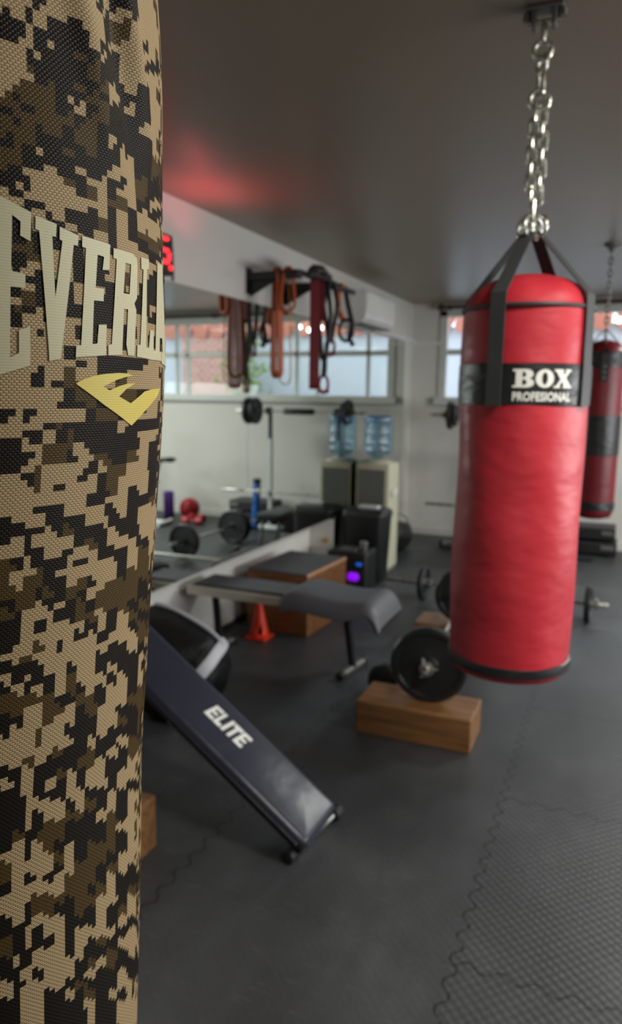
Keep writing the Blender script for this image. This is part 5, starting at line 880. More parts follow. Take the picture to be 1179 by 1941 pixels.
LETTERS['S'] = [(0.220, 1.520), (0.243, 1.516), (0.243, 1.558), (0.228, 1.568), (0.228, 1.585), (0.236, 1.586), (0.236, 1.576), (0.243, 1.576), (0.243, 1.599), (0.220, 1.596), (0.220, 1.562), (0.235, 1.551), (0.235, 1.528), (0.227, 1.529), (0.227, 1.541), (0.220, 1.541)]
LETTERS['t'] = [(0.258, 1.512), (0.278, 1.508), (0.278, 1.515), (0.273, 1.516), (0.273, 1.604), (0.280, 1.606), (0.280, 1.590), (0.287, 1.590), (0.287, 1.616), (0.248, 1.603), (0.248, 1.584), (0.255, 1.586), (0.255, 1.599), (0.263, 1.601), (0.263, 1.519), (0.258, 1.520)]
def print_mat(name, rgb):
    t = NT(name); uvm = t.n('ShaderNodeTexCoord').outputs['Object']
    n1 = t.noise(uvm, 420.0, 3.0, 0.6); n2 = t.noise(uvm, 9.0, 4.0); c = lin(rgb)
    base = t.mix(n2, tuple(v*0.9 for v in c[:3])+(1,), tuple(v*1.1 for v in c[:3])+(1,))
    t.l(t.mix(t.math('GREATER_THAN', n1, 0.70), base, tuple(v*0.55 for v in c[:3])+(1,)), t.b.inputs['Base Color'])
    t.b.inputs['Roughness'].default_value = 0.5; t.b.inputs['Specular IOR Level'].default_value = 0.35
    z = t.xyz(uvm)[2]; t.bump(t.math('SINE', t.math('MULTIPLY', z, 2*PI/0.0016)), 0.12, 0.0006)
    return t.m
PW = print_mat('pale_khaki_print', (176, 172, 142)); PY = print_mat('yellow_print', (190, 174, 80))
for keys in (['E'], ['V'], ['e'], ['R', 'Rhole'], ['L'], ['A'], ['S'], ['t']): cloth_print(keys, PW, 'letter')
lg = cloth_print(['logo'], PY, 'emblem'); lg['label'] = 'yellow pointed emblem printed below the lettering'
# top cap, straps and chain of the camouflage bag (above the picture)
tx, ty = axis_at(zhi)
b = BM(); lathe(b, [(RB+0.0005, -0.004), (RB-0.004, 0.02), (RB-0.03, 0.045), (0.06, 0.06), (0.004, 0.065)], (tx, ty, zhi), seg=48); obj('top_cap', b, MAT['black_vinyl'], cb, True)
for k in range(4):
    a = 0.3+k*PI/2; rad = Vector((math.cos(a), math.sin(a), 0)); tan = Vector((-rad.y, rad.x, 0)); c = Vector((tx, ty, 0))
    b = BM(); ribbon(b, [c+rad*(RB+0.004)+Vector((0, 0, 1.80)), c+rad*(RB+0.004)+Vector((0, 0, 1.85)), c+rad*(RB-0.03)+Vector((0, 0, 1.90)), c+rad*0.02+Vector((0, 0, 2.10))], tan, 0.045, 0.003); obj('strap', b, MAT['web'], cb)
b = BM(); cyl(b, (tx, ty, 2.08), (tx, ty, ZC), 0.009, 10); obj('hanger_rod', b, MAT['chrome'], cb, True)

# ------------------------------------------------------------------ decline sit-up board in the foreground
def plate_bm(c, axis, R, th, hole=0.026):
    """weight plate: rim, recessed web, raised hub"""
    b = BM(); h = th/2
    lathe(b, [(hole, -h*0.9), (hole+0.02, -h), (hole+0.028, -h*0.55), (R*0.80, -h*0.55), (R*0.84, -h), (R-0.008, -h), (R, -h*0.65), (R, h*0.65), (R-0.008, h), (R*0.84, h), (R*0.80, h*0.55), (hole+0.028, h*0.55), (hole+0.02, h), (hole, h*0.9), (hole, -h*0.9)], c, axis, 40, caps=False)
    return b
E0 = Vector((-0.80, 2.03, 0.105))               # lower end, centre of the pad's top face
dl = Vector((-0.80, 0.03, 0.545)).normalized()   # up the board
lat = Vector((0.06, 0.998, 0)).normalized()
lat = (lat-dl*lat.dot(dl)).normalized(); nrm = lat.cross(dl).normalized()
if nrm.z < 0: nrm = -nrm
MB_ = Matrix(((dl.x, lat.x, nrm.x, E0.x), (dl.y, lat.y, nrm.y, E0.y), (dl.z, lat.z, nrm.z, E0.z), (0, 0, 0, 1)))
sb = thing('sit_up_bench', 'tilted navy padded sit-up board with slanted white lettering, low end toward the viewer', 'sit-up bench', (-0.85, 2.05, 0))
HW, LEN, TH = 0.125, 1.12, 0.048
b = BM(); box(b, 0, LEN, -HW, HW, -TH, 0, 0.022, 4, MB_)
bmesh.ops.subdivide_edges(b, edges=[e for e in b.edges if e.calc_length() > 0.2], cuts=24)
pad = obj('pad', b, MAT['navy'], sb, True, sharp=70)
b = BM(); tube(b, [MB_ @ Vector(p) for p in ((0.03, -HW-0.001, -TH*0.55), (LEN-0.03, -HW-0.001, -TH*0.55), (LEN+0.001, -HW+0.03, -TH*0.55), (LEN+0.001, HW-0.03, -TH*0.55), (LEN-0.03, HW+0.001, -TH*0.55), (0.03, HW+0.001, -TH*0.55), (-0.001, HW-0.03, -TH*0.55), (-0.001, -HW+0.03, -TH*0.55))], 0.004, 8, closed=True); obj('piping', b, MAT['navy'], pad, True)
b = BM(); box(b, 0.02, LEN-0.02, -HW+0.015, HW-0.015, -TH-0.016, -TH, 0.003, 1, MB_); obj('base_board', b, MAT['black'], sb)
# lettering on the pad
def rect(x0, x1, y0, y1): return [(x0, y0), (x1, y0), (x1, y1), (x0, y1)]
GL = {'E': [[(0, 0), (1, 0), (1, .22), (.34, .22), (.34, .40), (.88, .40), (.88, .60), (.34, .60), (.34, .78), (1, .78), (1, 1), (0, 1)]],
      'L': [[(0, 0), (.95, 0), (.95, .24), (.36, .24), (.36, 1), (0, 1)]], 'I': [rect(0, 1, 0, 1)],
      'T': [[(.33, 0), (.67, 0), (.67, .76), (1, .76), (1, 1), (0, 1), (0, .76), (.33, .76)]]}
x = 0.0
for chh, w in (('E', 1), ('L', .85), ('I', .36), ('T', 1), ('E', 1)):
    bb = flat_polys(GL[chh])
    x0, x1 = x, x+w; x = x1+0.10
    for v in bb.verts:
        px = x0+v.co.x*w+v.co.y*0.22; py = v.co.y
        v.co = MB_ @ Vector((0.545-px*0.038, -0.022+py*0.075, 0.0012))
    obj('letter', bb, MAT['white_print'], pad)
# frame under the board
b = BM()
for s in (-1, 1): tube(b, [MB_ @ Vector((0.0, s*0.07, -TH-0.03)), MB_ @ Vector((LEN, s*0.07, -TH-0.03))], 0.013, 10)
obj('frame_rail', b, MAT['black_metal'], sb, True)
b = BM(); cyl(b, (-0.882, 1.945, 0.024), (-0.836, 2.235, 0.024), 0.014, 14); fb = obj('foot_bar', b, MAT['steel'], sb, True)
for p, q in (((-0.8865, 1.925, 0.024), (-0.880, 1.972, 0.024)), ((-0.838, 2.21, 0.024), (-0.8325, 2.253, 0.024))):
    b = BM(); cyl(b, p, q, 0.024, 14, 0.004); obj('end_cap', b, MAT['rubber'], fb, True)
for s in (-1, 1):
    b = BM(); tube(b, [MB_ @ Vector((0.02, s*0.07, -TH-0.03)), (-0.858+0.009*s, 2.09+0.06*s, 0.03)], 0.012, 10); obj('foot_strut', b, MAT['black_metal'], sb, True)
hi = MB_ @ Vector((1.04, 0, -TH-0.04))
for s in (-1, 1):
    b = BM(); tube(b, [hi+lat*0.10*s, Vector((hi.x+0.02, hi.y+0.13*s, 0.03))], 0.016, 12); obj('rear_leg', b, MAT['black_metal'], sb, True)
b = BM(); cyl(b, (hi.x+0.02, hi.y-0.16, 0.018), (hi.x+0.02, hi.y+0.16, 0.018), 0.018, 14); obj('rear_foot', b, MAT['black_metal'], sb, True)

# ------------------------------------------------------------------ black padded shield with the white band
ks = thing('boxing_shield', 'black padded boxing shield with a white band, behind the raised sit-up board', 'boxing shield', (-1.80, 2.72, 0))
SC = Vector((-1.885, 2.74, 0.235)); SA, SB_, SCc = 0.29, 0.19, 0.235
tilt = Matrix.Translation(SC) @ Euler((0, math.radians(24), math.radians(6))).to_matrix().to_4x4()
def sup(th, ph, k=1.0, p=0.72):
    sg = lambda v: math.copysign(abs(v)**p, v)
    return tilt @ Vector((SA*k*sg(math.cos(ph))*sg(math.cos(th)) if False else SA*k*sg(math.cos(th)), SB_*k*sg(math.sin(th))*sg(math.cos(ph)), SCc*k*sg(math.sin(th))*sg(math.sin(ph))))
b = BM(); NR, NS = 28, 36; rings = []
for i in range(1, NR):
    th = PI*i/NR; rings.append([b.verts.new(sup(th, 2*PI*k/NS, 1+0.018*math.sin(th*14)*math.sin(2*PI*k/NS*3))) for k in range(NS)])
for i in range(len(rings)-1):
    for k in range(NS): b.faces.new((rings[i][k], rings[i][(k+1) % NS], rings[i+1][(k+1) % NS], rings[i+1][k]))
b.faces.new(rings[0]); b.faces.new(rings[-1][::-1])
obj('body', b, MAT['shield'], ks, True, sharp=80)
b = BM(); th_b = 0.98
rr = []
for k in range(49):
    ph = 2*PI*k/48; w = 0.10+0.03*math.sin(ph-0.6)
    rr.append([b.verts.new(sup(th_b+dw*w+0.10*math.sin(ph*2+0.5), ph, kk)) for dw, kk in ((-1, 1.028), (-0.6, 1.05), (0.6, 1.05), (1, 1.028))])
for k in range(48):
    for q in range(3): b.faces.new((rr[k][q], rr[k][q+1], rr[k+1][q+1], rr[k+1][q]))
wb_ = obj('band', b, MAT['strap_white'], ks, True, sharp=80); wb_['label'] = 'white band around the shield'
b = BM(); tube(b, [sup(th, 1.45, 1.035) for th in [0.95+0.09*i for i in range(14)]], 0.010, 8); obj('edge_trim', b, MAT['strap_white'], ks, True)

# ------------------------------------------------------------------ bench with the draped grey pad
wbn = thing('exercise_bench', 'flat exercise bench with pale rails and a curved grey pad on one end', 'exercise bench', (-1.55, 3.52, 0))
b = BM()
for y in (3.40, 3.64): box(b, -2.17, -1.09, y-0.02, y+0.02, 0.375, 0.425, 0.006)
box(b, -2.19, -2.15, 3.38, 3.66, 0.375, 0.425, 0.006)
obj('frame_rail', b, MAT['alu'], wbn)
b = BM(); box(b, -2.16, -1.40, 3.405, 3.635, 0.424, 0.440, 0.006); obj('board', b, MAT['grey_pad'], wbn)
# curved pad: a thick mat whose right end rolls downward
prof2 = [(-1.575, 0.448), (-1.56, 0.462), (-1.50, 0.474), (-1.38, 0.462), (-1.26, 0.452), (-1.16, 0.458), (-1.12, 0.462), (-1.08, 0.448), (-1.045, 0.405), (-1.025, 0.352)]
def bez(pr, n=4):
    out = []
    for i in range(len(pr)-1):
        p0 = pr[max(i-1, 0)]; p1 = pr[i]; p2 = pr[i+1]; p3 = pr[min(i+2, len(pr)-1)]
        for k in range(n):
            t = k/n; out.append(tuple(0.5*((2*p1[j])+(-p0[j]+p2[j])*t+(2*p0[j]-5*p1[j]+4*p2[j]-p3[j])*t*t+(-p0[j]+3*p1[j]-3*p2[j]+p3[j])*t**3) for j in (0, 1)))
    return out+[pr[-1]]
pr = bez(prof2); b = BM(); W2 = 0.205; rows_ = []
for i, (x, z) in enumerate(pr):
    a = pr[max(i-1, 0)]; c = pr[min(i+1, len(pr)-1)]; d = Vector((c[0]-a[0], 0, c[1]-a[1])).normalized(); nn = Vector((-d.z, 0, d.x))
    th = 0.030; sag = 0.075*(1-0.75*min(1, max(0, (x+1.2)/0.20)))
    sec = []
    for (y, zo, tk) in [(-W2, -sag, 0.3), (-W2*0.97, -sag*0.6, 1), (-W2*0.86, -sag*0.12, 1), (-W2*0.6, 0, 1), (0, 0.002, 1), (W2*0.6, 0, 1), (W2*0.86, -sag*0.05, 1), (W2*0.97, -sag*0.25, 1), (W2, -sag*0.45, 0.3)]:
        sec.append((Vector((x, 3.51+y, z+zo)), tk))
    rows_.append([b.verts.new(p) for p, tk in sec]+[b.verts.new(p-nn*th*tk-Vector((0, 0, 0))) for p, tk in sec[::-1]])
m_ = len(rows_[0])
for i in range(len(rows_)-1):
    for k in range(m_): b.faces.new((rows_[i][k], rows_[i][(k+1) % m_], rows_[i+1][(k+1) % m_], rows_[i+1][k]))
b.faces.new(rows_[0][::-1]); b.faces.new(rows_[-1])
cp = obj('curved_pad', b, MAT['grey_pad'], wbn, True, sharp=70); cp['label'] = 'grey saddle-shaped pad'
for (x0, x1) in ((-1.285, -1.252), (-2.09, -2.09)):
    b = BM(); tube(b, [(x0, 3.52, 0.40), (x1, 3.57, 0.03)], 0.022, 12); lg_ = obj('leg', b, MAT['black_metal'], wbn, True)
    b = BM(); cyl(b, (x1-0.02, 3.425, 0.024), (x1+0.02, 3.715, 0.024), 0.020, 14); fb = obj('foot_bar', b, MAT['dull'], lg_, True)
    for (ya, yb, o1) in ((3.41, 3.455, -0.02), (3.685, 3.73, 0.02)):
        b = BM(); cyl(b, (x1+o1*1.0, ya, 0.024), (x1+o1*0.9, yb, 0.024), 0.024, 14, 0.004); obj('end_cap', b, MAT['rubber'], lg_, True)

# ------------------------------------------------------------------ wooden jump box, cone
pb = thing('plyo_box', 'big wooden jump box with grey rubber top, by the white niche', 'wooden box', (-1.87, 4.30, 0))
mrot = Matrix.Translation((-1.905, 4.29, 0)) @ Matrix.Rotation(math.radians(-3.5), 4, 'Z')
b = BM(); box(b, -0.22, 0.22, -0.295, 0.295, 0, 0.385, 0.006, 2, mrot); obj('box_body', b, MAT['box_wood'], pb)
b = BM(); box(b, -0.217, 0.208, -0.292, 0.292, 0.385, 0.401, 0.004, 2, mrot); t_ = obj('rubber_top', b, MAT['grey_top'], pb)
b = BM(); box(b, 0.208, 0.222, -0.294, 0.294, 0.380, 0.400, 0.003, 1, mrot); obj('edge_strip', b, MAT['edge_wood'], pb)

cn = thing('training_cone', 'small orange-red training cone on the floor in front of the jump box', 'cone', (-1.975, 3.86, 0))
b = BM(); box(b, -2.045, -1.905, 3.79, 3.93, 0, 0.016, 0.005); obj('base', b, MAT['orange'], cn)
b = BM(); NS = 24; rg = []
for i in range(11):
    t = i/10; r = 0.062*(1-t)+0.017*t; rg.append([b.verts.new((-1.975+r*math.cos(2*PI*k/NS), 3.86+r*math.sin(2*PI*k/NS), 0.014+0.215*t)) for k in range(NS)])
for i in range(10):
    for k in range(NS):
        if i in (1, 2) and k in (19, 20): continue      # the cut-out hole facing the room
        if i in (1, 2) and k in (3, 4, 11, 12): continue
        b.faces.new((rg[i][k], rg[i][(k+1) % NS], rg[i+1][(k+1) % NS], rg[i+1][k]))
b.faces.new(rg[-1])
oc = obj('cone_body', b, MAT['orange'], cn, True); md = oc.modifiers.new('wall', 'SOLIDIFY'); md.thickness = 0.003; md.offset = -1

# ------------------------------------------------------------------ wooden blocks with the loaded barbell
def block(x0, x1, y0, y1, h, label):
    b = BM(); box(b, x0, x1, y0, y1, 0, h, 0.006)
    o = obj('wooden_block', b, MAT['block_wood'], origin=((x0+x1)/2, (y0+y1)/2, 0)); tag(o, label, 'wooden block')
block(-1.0, -0.485, 2.90, 3.15, 0.150, 'low wooden block under the near end of the loaded barbell')
block(-1.06, -0.56, 4.12, 4.37, 0.150, 'wooden block under the far end of the loaded barbell, partly behind the red bag')
block(-1.86, -1.325, 1.60, 1.84, 0.185, 'wooden block at the lower left, mostly behind the camouflage bag')

def barbell(label, p0, p1, r, plates, group=None, clamps=(), sleeve=0.34, mat='steel', pad=None):
    p0, p1 = Vector(p0), Vector(p1); d = (p1-p0).normalized(); L = (p1-p0).length
    t = thing('barbell', label, 'barbell', tuple((p0+p1)/2), group)
    b = BM(); cyl(b, p0+d*sleeve, p1-d*sleeve, r*0.72, 14); obj('shaft', b, MAT[mat], t, True)
    for a, c in ((p0, p0+d*sleeve), (p1-d*sleeve, p1)):
        b = BM(); cyl(b, a, c, r, 16, 0.003); obj('sleeve', b, MAT[mat], t, True)
    for (pos, R, th) in plates: obj('weight_plate', plate_bm(p0+d*pos, d, R, th, r+0.001), MAT['iron'], t, True, sharp=30)
    for (pos, m) in clamps:
        b = BM(); lathe(b, [(r, -0.022), (r*2.1, -0.018), (r*2.2, 0.018), (r, 0.022)], p0+d*pos, d, 18); c_ = obj('collar', b, MAT[m], t, True)
        _, s, u = frame_at(d); b = BM()
        for q in (0, 2.1, 4.2): cyl(b, p0+d*pos+(s*math.cos(q)+u*math.sin(q))*r*1.5, p0+d*pos+(s*math.cos(q)+u*math.sin(q))*r*3.1, 0.007, 8)
        obj('collar_screw', b, MAT[m], c_, True)
    return t
RP = 0.172
zc_ = 0.150+RP
b1 = barbell('barbell with big black plates resting on two wooden blocks', (-0.695, 2.905, zc_), (-0.80, 4.42, zc_), 0.0155,
        [(0.125, RP, 0.05), (0.19, 0.12, 0.035), (1.32, RP, 0.05)], clamps=((0.072, 'chrome'),), sleeve=0.27)
db = thing('dumbbell', 'black round-ended dumbbell on the floor behind the near wooden block', 'dumbbell', (-0.93, 3.36, 0.095))
b = BM(); cyl(b, (-0.98, 3.28, 0.095), (-0.90, 3.46, 0.095), 0.016, 12); obj('handle', b, MAT['steel'], db, True)
for s in (0, 1):
    a = Vector((-0.985+0.06*s, 3.25+0.16*s, 0.096)); b = BM(); cyl(b, a, a+Vector((0.03, 0.08, 0))*0.9, 0.095, 24, 0.01); obj('head', b, MAT['iron'], db, True)
barbell('barbell with small black plates lying on the floor, crossing behind the red bag', (-1.56, 5.14, 0.127), (0.015, 5.085, 0.127), 0.0145,
        [(0.305, 0.126, 0.04), (1.45, 0.126, 0.04)], clamps=((0.345, 'dull'), (1.50, 'chrome')), sleeve=0.30)
barbell('barbell with stacked black plates on the floor, seen only in the mirror', (-0.52, 5.28, 0.172), (-0.60, 6.75, 0.172), 0.0155,
        [(0.20, 0.16, 0.05), (1.02, 0.17, 0.04), (1.08, 0.17, 0.04), (1.14, 0.14, 0.035)], sleeve=0.30)

# ------------------------------------------------------------------ bench-press stand and its barbells
rk = thing('squat_stand', 'white bench-press stand with black uprights in front of the far wall', 'bench-press stand', (-1.0, 7.06, 0))
for x in (-1.40, -0.61):
    b = BM(); box(b, x-0.022, x+0.022, 7.06, 7.105, 0.06, 1.02, 0.004); up_ = obj('upright', b, MAT['white_metal'], rk)
    b = BM(); box(b, x-0.018, x+0.018, 7.064, 7.10, 1.0, 1.36, 0.004); box(b, x-0.02, x+0.02, 7.0, 7.064, 1.285, 1.305, 0.003); box(b, x-0.02, x+0.02, 6.99, 7.005, 1.285, 1.36, 0.003); obj('hook_post', b, MAT['black_metal'], up_)
    b = BM(); box(b, x-0.02, x+0.02, 7.0, 7.064, 0.405, 0.425, 0.003); box(b, x-0.02, x+0.02, 6.99, 7.003, 0.405, 0.48, 0.003); obj('low_peg', b, MAT['white_metal'], up_)
    b = BM(); cyl(b, (x-0.16, 7.08, 0.035), (x+0.13, 7.08, 0.035), 0.032, 16, 0.004); ft = obj('foot', b, MAT['white_metal'], rk, True)
    for s in (-1, 1):
        b = BM(); cyl(b, (x-0.155 if s < 0 else x+0.125, 7.08, 0.035), (x-0.185 if s < 0 else x+0.155, 7.08, 0.035), 0.035, 16, 0.004); obj('end_cap', b, MAT['rubber'], ft, True)
b = BM(); box(b, -1.40, -0.61, 7.07, 7.095, 0.16, 0.20, 0.004); obj('crossbar', b, MAT['white_metal'], rk)
rb_ = barbell('racked barbell with black plates, yellow clamps and neck pad, high on the stand', (-1.72, 7.03, 1.320), (-0.22, 7.03, 1.320), 0.0145,
        [(0.20, 0.14, 0.04), (0.245, 0.11, 0.03), (1.265, 0.145, 0.045), (1.345, 0.145, 0.045)], clamps=((0.145, 'yellow'),), sleeve=0.27)
b = BM(); cyl(b, (-1.14, 7.03, 1.320), (-0.80, 7.03, 1.320), 0.034, 18, 0.006); obj('neck_pad', b, MAT['black'], rb_, True)
barbell('bare silver barbell on the low pegs of the stand', (-1.74, 7.03, 0.440), (-0.02, 7.03, 0.440), 0.0145, [], clamps=((1.25, 'chrome'),), sleeve=0.30)
# things under and beside the stand, seen in the mirror
fb2 = thing('flat_bench', 'low black padded bench in front of the stand, seen in the mirror', 'weight bench', (-1.075, 6.36, 0))
b = BM(); box(b, -1.20, -0.95, 6.08, 6.62, 0.30, 0.375, 0.02, 3); obj('pad', b, MAT['black_vinyl'], fb2, True)
for y in (6.16, 6.54):
    b = BM(); tube(b, [(-1.20, y, 0.02), (-1.16, y, 0.29), (-0.99, y, 0.29), (-0.95, y, 0.02)], 0.017, 10); obj('leg', b, MAT['dull'], fb2, True)
b = BM(); box(b, -1.095, -1.055, 6.16, 6.54, 0.265, 0.30, 0.004); obj('frame_rail', b, MAT['black_metal'], fb2)
bc = thing('storage_crate', 'black storage crate beside the low black bench, seen in the mirror', 'crate', (-1.12, 6.83, 0))
b = BM(); box(b, -1.29, -0.95, 6.71, 6.95, 0, 0.27, 0.01); obj('crate_body', b, MAT['black'], bc)
b = BM(); box(b, -1.30, -0.94, 6.70, 6.96, 0.27, 0.30, 0.008); obj('lid', b, MAT['rubber'], bc)
rl = thing('foam_roller', 'blue and black foam roller standing against the stand, seen in the mirror', 'foam roller', (-0.40, 7.16, 0))
b = BM(); cyl(b, (-0.40, 7.13, 0.0), (-0.385, 7.20, 0.50), 0.045, 20, 0.006); obj('foam_sleeve', b, MAT['blue'], rl, True)
b = BM(); cyl(b, (-0.385, 7.20, 0.50), (-0.383, 7.207, 0.56), 0.046, 20, 0.01); obj('end_cap', b, MAT['black'], rl, True)
stp = thing('step_platform', 'two-tier black step platform by the far wall, under the striped bag', 'step platform', (-0.23, 7.42, 0))
for z0, k in ((0.02, 0), (0.16, 1)):
    b = BM(); box(b, -0.52+0.015*k, 0.055-0.02*k, 7.30, 7.62, z0, z0+0.12, 0.014); tr_ = obj('tier', b, MAT['black'], stp)
    b = BM(); box(b, -0.09, 0.03-0.02*k, 7.292, 7.30, z0+0.05, z0+0.09, 0.003); obj('grip_panel', b, MAT['dull'], tr_)
for x in (-0.48, 0.02):
    b = BM(); box(b, x-0.03, x+0.03, 7.31, 7.61, 0, 0.02); obj('foot_pad', b, MAT['rubber'], stp)
b = BM(); box(b, -0.40, -0.14, 7.04, 7.20, 0, 0.035, 0.01); o = obj('black_slab', b, MAT['rubber'], origin=(-0.27, 7.12, 0)); tag(o, 'flat black slab on the floor in front of the step platform', 'weight')  # plain flat black block lying on the floor

# ------------------------------------------------------------------ water dispenser, bin, speaker
wc = thing('water_dispenser', 'cream water dispenser with grey front panel beside the mirror', 'water dispenser', (-1.89, 5.90, 0))
cx0, cx1, cy0, cy1 = -2.03, -1.735, 5.75, 6.05
b = BM(); box(b, cx0, cx1, cy0, cy1, 0.03, 0.935, 0.012, 3); obj('cabinet', b, MAT['cream'], wc, True, sharp=50)
b = BM(); box(b, cx0+0.025, cx1-0.035, cy0-0.006, cy0+0.002, 0.20, 0.885, 0.003); obj('front_panel', b, MAT['cooler_grey'], wc)
b = BM(); box(b, cx0+0.008, cx1-0.008, cy0+0.008, cy1-0.008, 0.0, 0.03); obj('plinth', b, MAT['cooler_grey'], wc)
b = BM(); lathe(b, [(0.13, 0.0), (0.132, 0.012), (0.09, 0.03), (0.035, 0.032)], (-1.885, 5.90, 0.932), seg=32); obj('bottle_seat', b, MAT['cream'], wc, True)
b = BM(); box(b, cx1-0.002, cx1+0.028, 5.80, 5.90, 0.66, 0.72, 0.01); box(b, cx1-0.002, cx1+0.02, 5.92, 5.98, 0.66, 0.72, 0.01); obj('tap', b, MAT['white'], wc, True)
bt = thing('water_bottle', 'big blue water bottle upside down on the dispenser', 'water bottle', (-1.885, 5.90, 0.955))
prof = [(0.03, 0.0), (0.032, 0.012), (0.06, 0.03), (0.105, 0.05), (0.122, 0.075), (0.124, 0.10), (0.118, 0.112), (0.124, 0.124), (0.124, 0.185), (0.117, 0.20), (0.124, 0.215), (0.124, 0.265), (0.117, 0.28), (0.124, 0.295), (0.125, 0.335)]
b = BM(); lathe(b, prof, (-1.885, 5.90, 0.955), seg=40, caps=True); obj('bottle_wall', b, MAT['water'], bt, True, sharp=60)
b = BM(); lathe(b, [(0.125, 0.335), (0.127, 0.345), (0.125, 0.362), (0.112, 0.374), (0.03, 0.370), (0.003, 0.368)], (-1.885, 5.90, 0.955), seg=40, caps=False); obj('bottle_base', b, MAT['water_rim'], bt, True, sharp=60)
bn = thing('waste_bin', 'tall black waste bin with rounded edges in front of the dispenser', 'waste bin', (-1.83, 5.50, 0))
b = BM()
def rrect(cx, cy, hx, hy, r, z, n=6):
    out = []
    for qx, qy, a in ((1, 1, 0), (-1, 1, PI/2), (-1, -1, PI), (1, -1, 3*PI/2)):
        for i in range(n+1): out.append((cx+qx*(hx-r)+r*math.cos(a+PI/2*i/n), cy+qy*(hy-r)+r*math.sin(a+PI/2*i/n), z))
    return out
rg = [[b.verts.new(p) for p in rrect(-1.83, 5.50, hx, hy, r, z)] for hx, hy, r, z in ((0.135, 0.11, 0.05, 0.0), (0.15, 0.12, 0.05, 0.03), (0.172, 0.145, 0.06, 0.50), (0.175, 0.148, 0.06, 0.54))]
for i in range(len(rg)-1):
    m_ = len(rg[0])
    for k in range(m_): b.faces.new((rg[i][k], rg[i][(k+1) % m_], rg[i+1][(k+1) % m_], rg[i+1][k]))
b.faces.new(rg[0][::-1]); b.faces.new(rg[-1]); obj('bin_body', b, MAT['black'], bn, True, sharp=50)
b = BM(); rg = [[b.verts.new(p) for p in rrect(-1.83, 5.50, hx, hy, r, z)] for hx, hy, r, z in ((0.18, 0.153, 0.06, 0.54), (0.182, 0.155, 0.06, 0.565), (0.165, 0.14, 0.06, 0.592), (0.10, 0.08, 0.05, 0.600))]
for i in range(len(rg)-1):
    for k in range(m_): b.faces.new((rg[i][k], rg[i][(k+1) % m_], rg[i+1][(k+1) % m_], rg[i+1][k]))
b.faces.new(rg[0][::-1]); b.faces.new(rg[-1]); obj('lid', b, MAT['black'], bn, True, sharp=50)
tw = BM(); box(tw, -1.90, -1.73, 5.44, 5.54, 0.600, 0.622, 0.008); o = obj('folded_cloth', tw, MAT['white'], origin=(-1.81, 5.49, 0.60)); tag(o, 'white folded cloth lying on the lid of the black waste bin', 'cloth')
sp = thing('party_speaker', 'black speaker with glowing purple and blue lights, beside the jump box', 'speaker', (-1.80, 5.13, 0))
b = BM(); box(b, -1.985, -1.665, 5.0, 5.26, 0.01, 0.335, 0.02, 3); cab = obj('cabinet', b, MAT['black'], sp, True)
def face_c(x, z): return Vector((x, 5.0, z))
b = BM(); lathe(b, [(0.075, 0.0), (0.075, 0.008), (0.062, 0.008), (0.03, -0.006), (0.002, -0.004)], (-1.765, 5.0, 0.150), (0, -1, 0), 32, caps=False); dr_ = obj('driver', b, MAT['rubber'], sp, True)
b = BM(); lathe(b, [(0.046, 0.0), (0.046, 0.006), (0.036, 0.012), (0.002, 0.016)], (-1.765, 5.0, 0.150), (0, -1, 0), 28, caps=False, fn=lambda r, h, a: r*(0.62+0.38*abs(math.cos(a))**1.0)); obj('purple_light', b, MAT['led_purple'], sp, True)
b = BM(); box(b, -1.745, -1.70, 4.992, 5.002, 0.238, 0.260, 0.004); obj('blue_light', b, MAT['led_blue'], sp)
b = BM(); box(b, -1.90, -1.76, 5.02, 5.15, 0.333, 0.350, 0.006); obj('control_panel', b, MAT['dull'], sp)
b = BM(); lathe(b, [(0.026, 0.0), (0.03, 0.01), (0.032, 0.07), (0.026, 0.07), (0.024, 0.012), (0.002, 0.01)], (-1.72, 5.10, 0.335), seg=20, caps=False); o = obj('tin_cup', b, MAT['steel'], origin=(-1.72, 5.10, 0.335), smooth=True); tag(o, 'small metal cup standing on top of the black speaker', 'cup')
b = BM(); cyl(b, (-2.11, 5.298, 0.345), (-2.11, 5.280, 0.345), 0.020, 16); o = obj('brass_fitting', b, MAT['brass'], origin=(-2.11, 5.298, 0.345)); tag(o, 'small brass fitting on the white end of the niche, above the jump box', 'fitting')
# dark gym bag in the corner behind the dispenser
gb = thing('gym_bag', 'dark gym bag on the floor in the corner behind the water dispenser', 'bag', (-1.93, 6.75, 0))
b = BM(); rgs = []
for i in range(13):
    t = i/12; s = math.sin(PI*min(1, max(0.02, t)))**0.45
    rgs.append([b.verts.new((-1.93+0.125*s*math.copysign(abs(math.cos(a))**0.8, math.cos(a)), 6.45+0.60*t, 0.14+0.14*s*math.copysign(abs(math.sin(a))**0.8, math.sin(a)))) for a in [2*PI*k/20 for k in range(20)]])
for i in range(12):
    for k in range(20): b.faces.new((rgs[i][k], rgs[i][(k+1) % 20], rgs[i+1][(k+1) % 20], rgs[i+1][k]))
b.faces.new(rgs[0][::-1]); b.faces.new(rgs[-1]); obj('bag_body', b, MAT['black_vinyl'], gb, True, sharp=70)
b = BM(); ribbon(b, [(-1.93+0.10*math.cos(a), 6.75+0.02*math.sin(a), 0.255+0.10*math.sin(a)) for a in [PI*i/12 for i in range(13)]], (0, 1, 0), 0.03, 0.004); obj('handle', b, MAT['web'], gb)

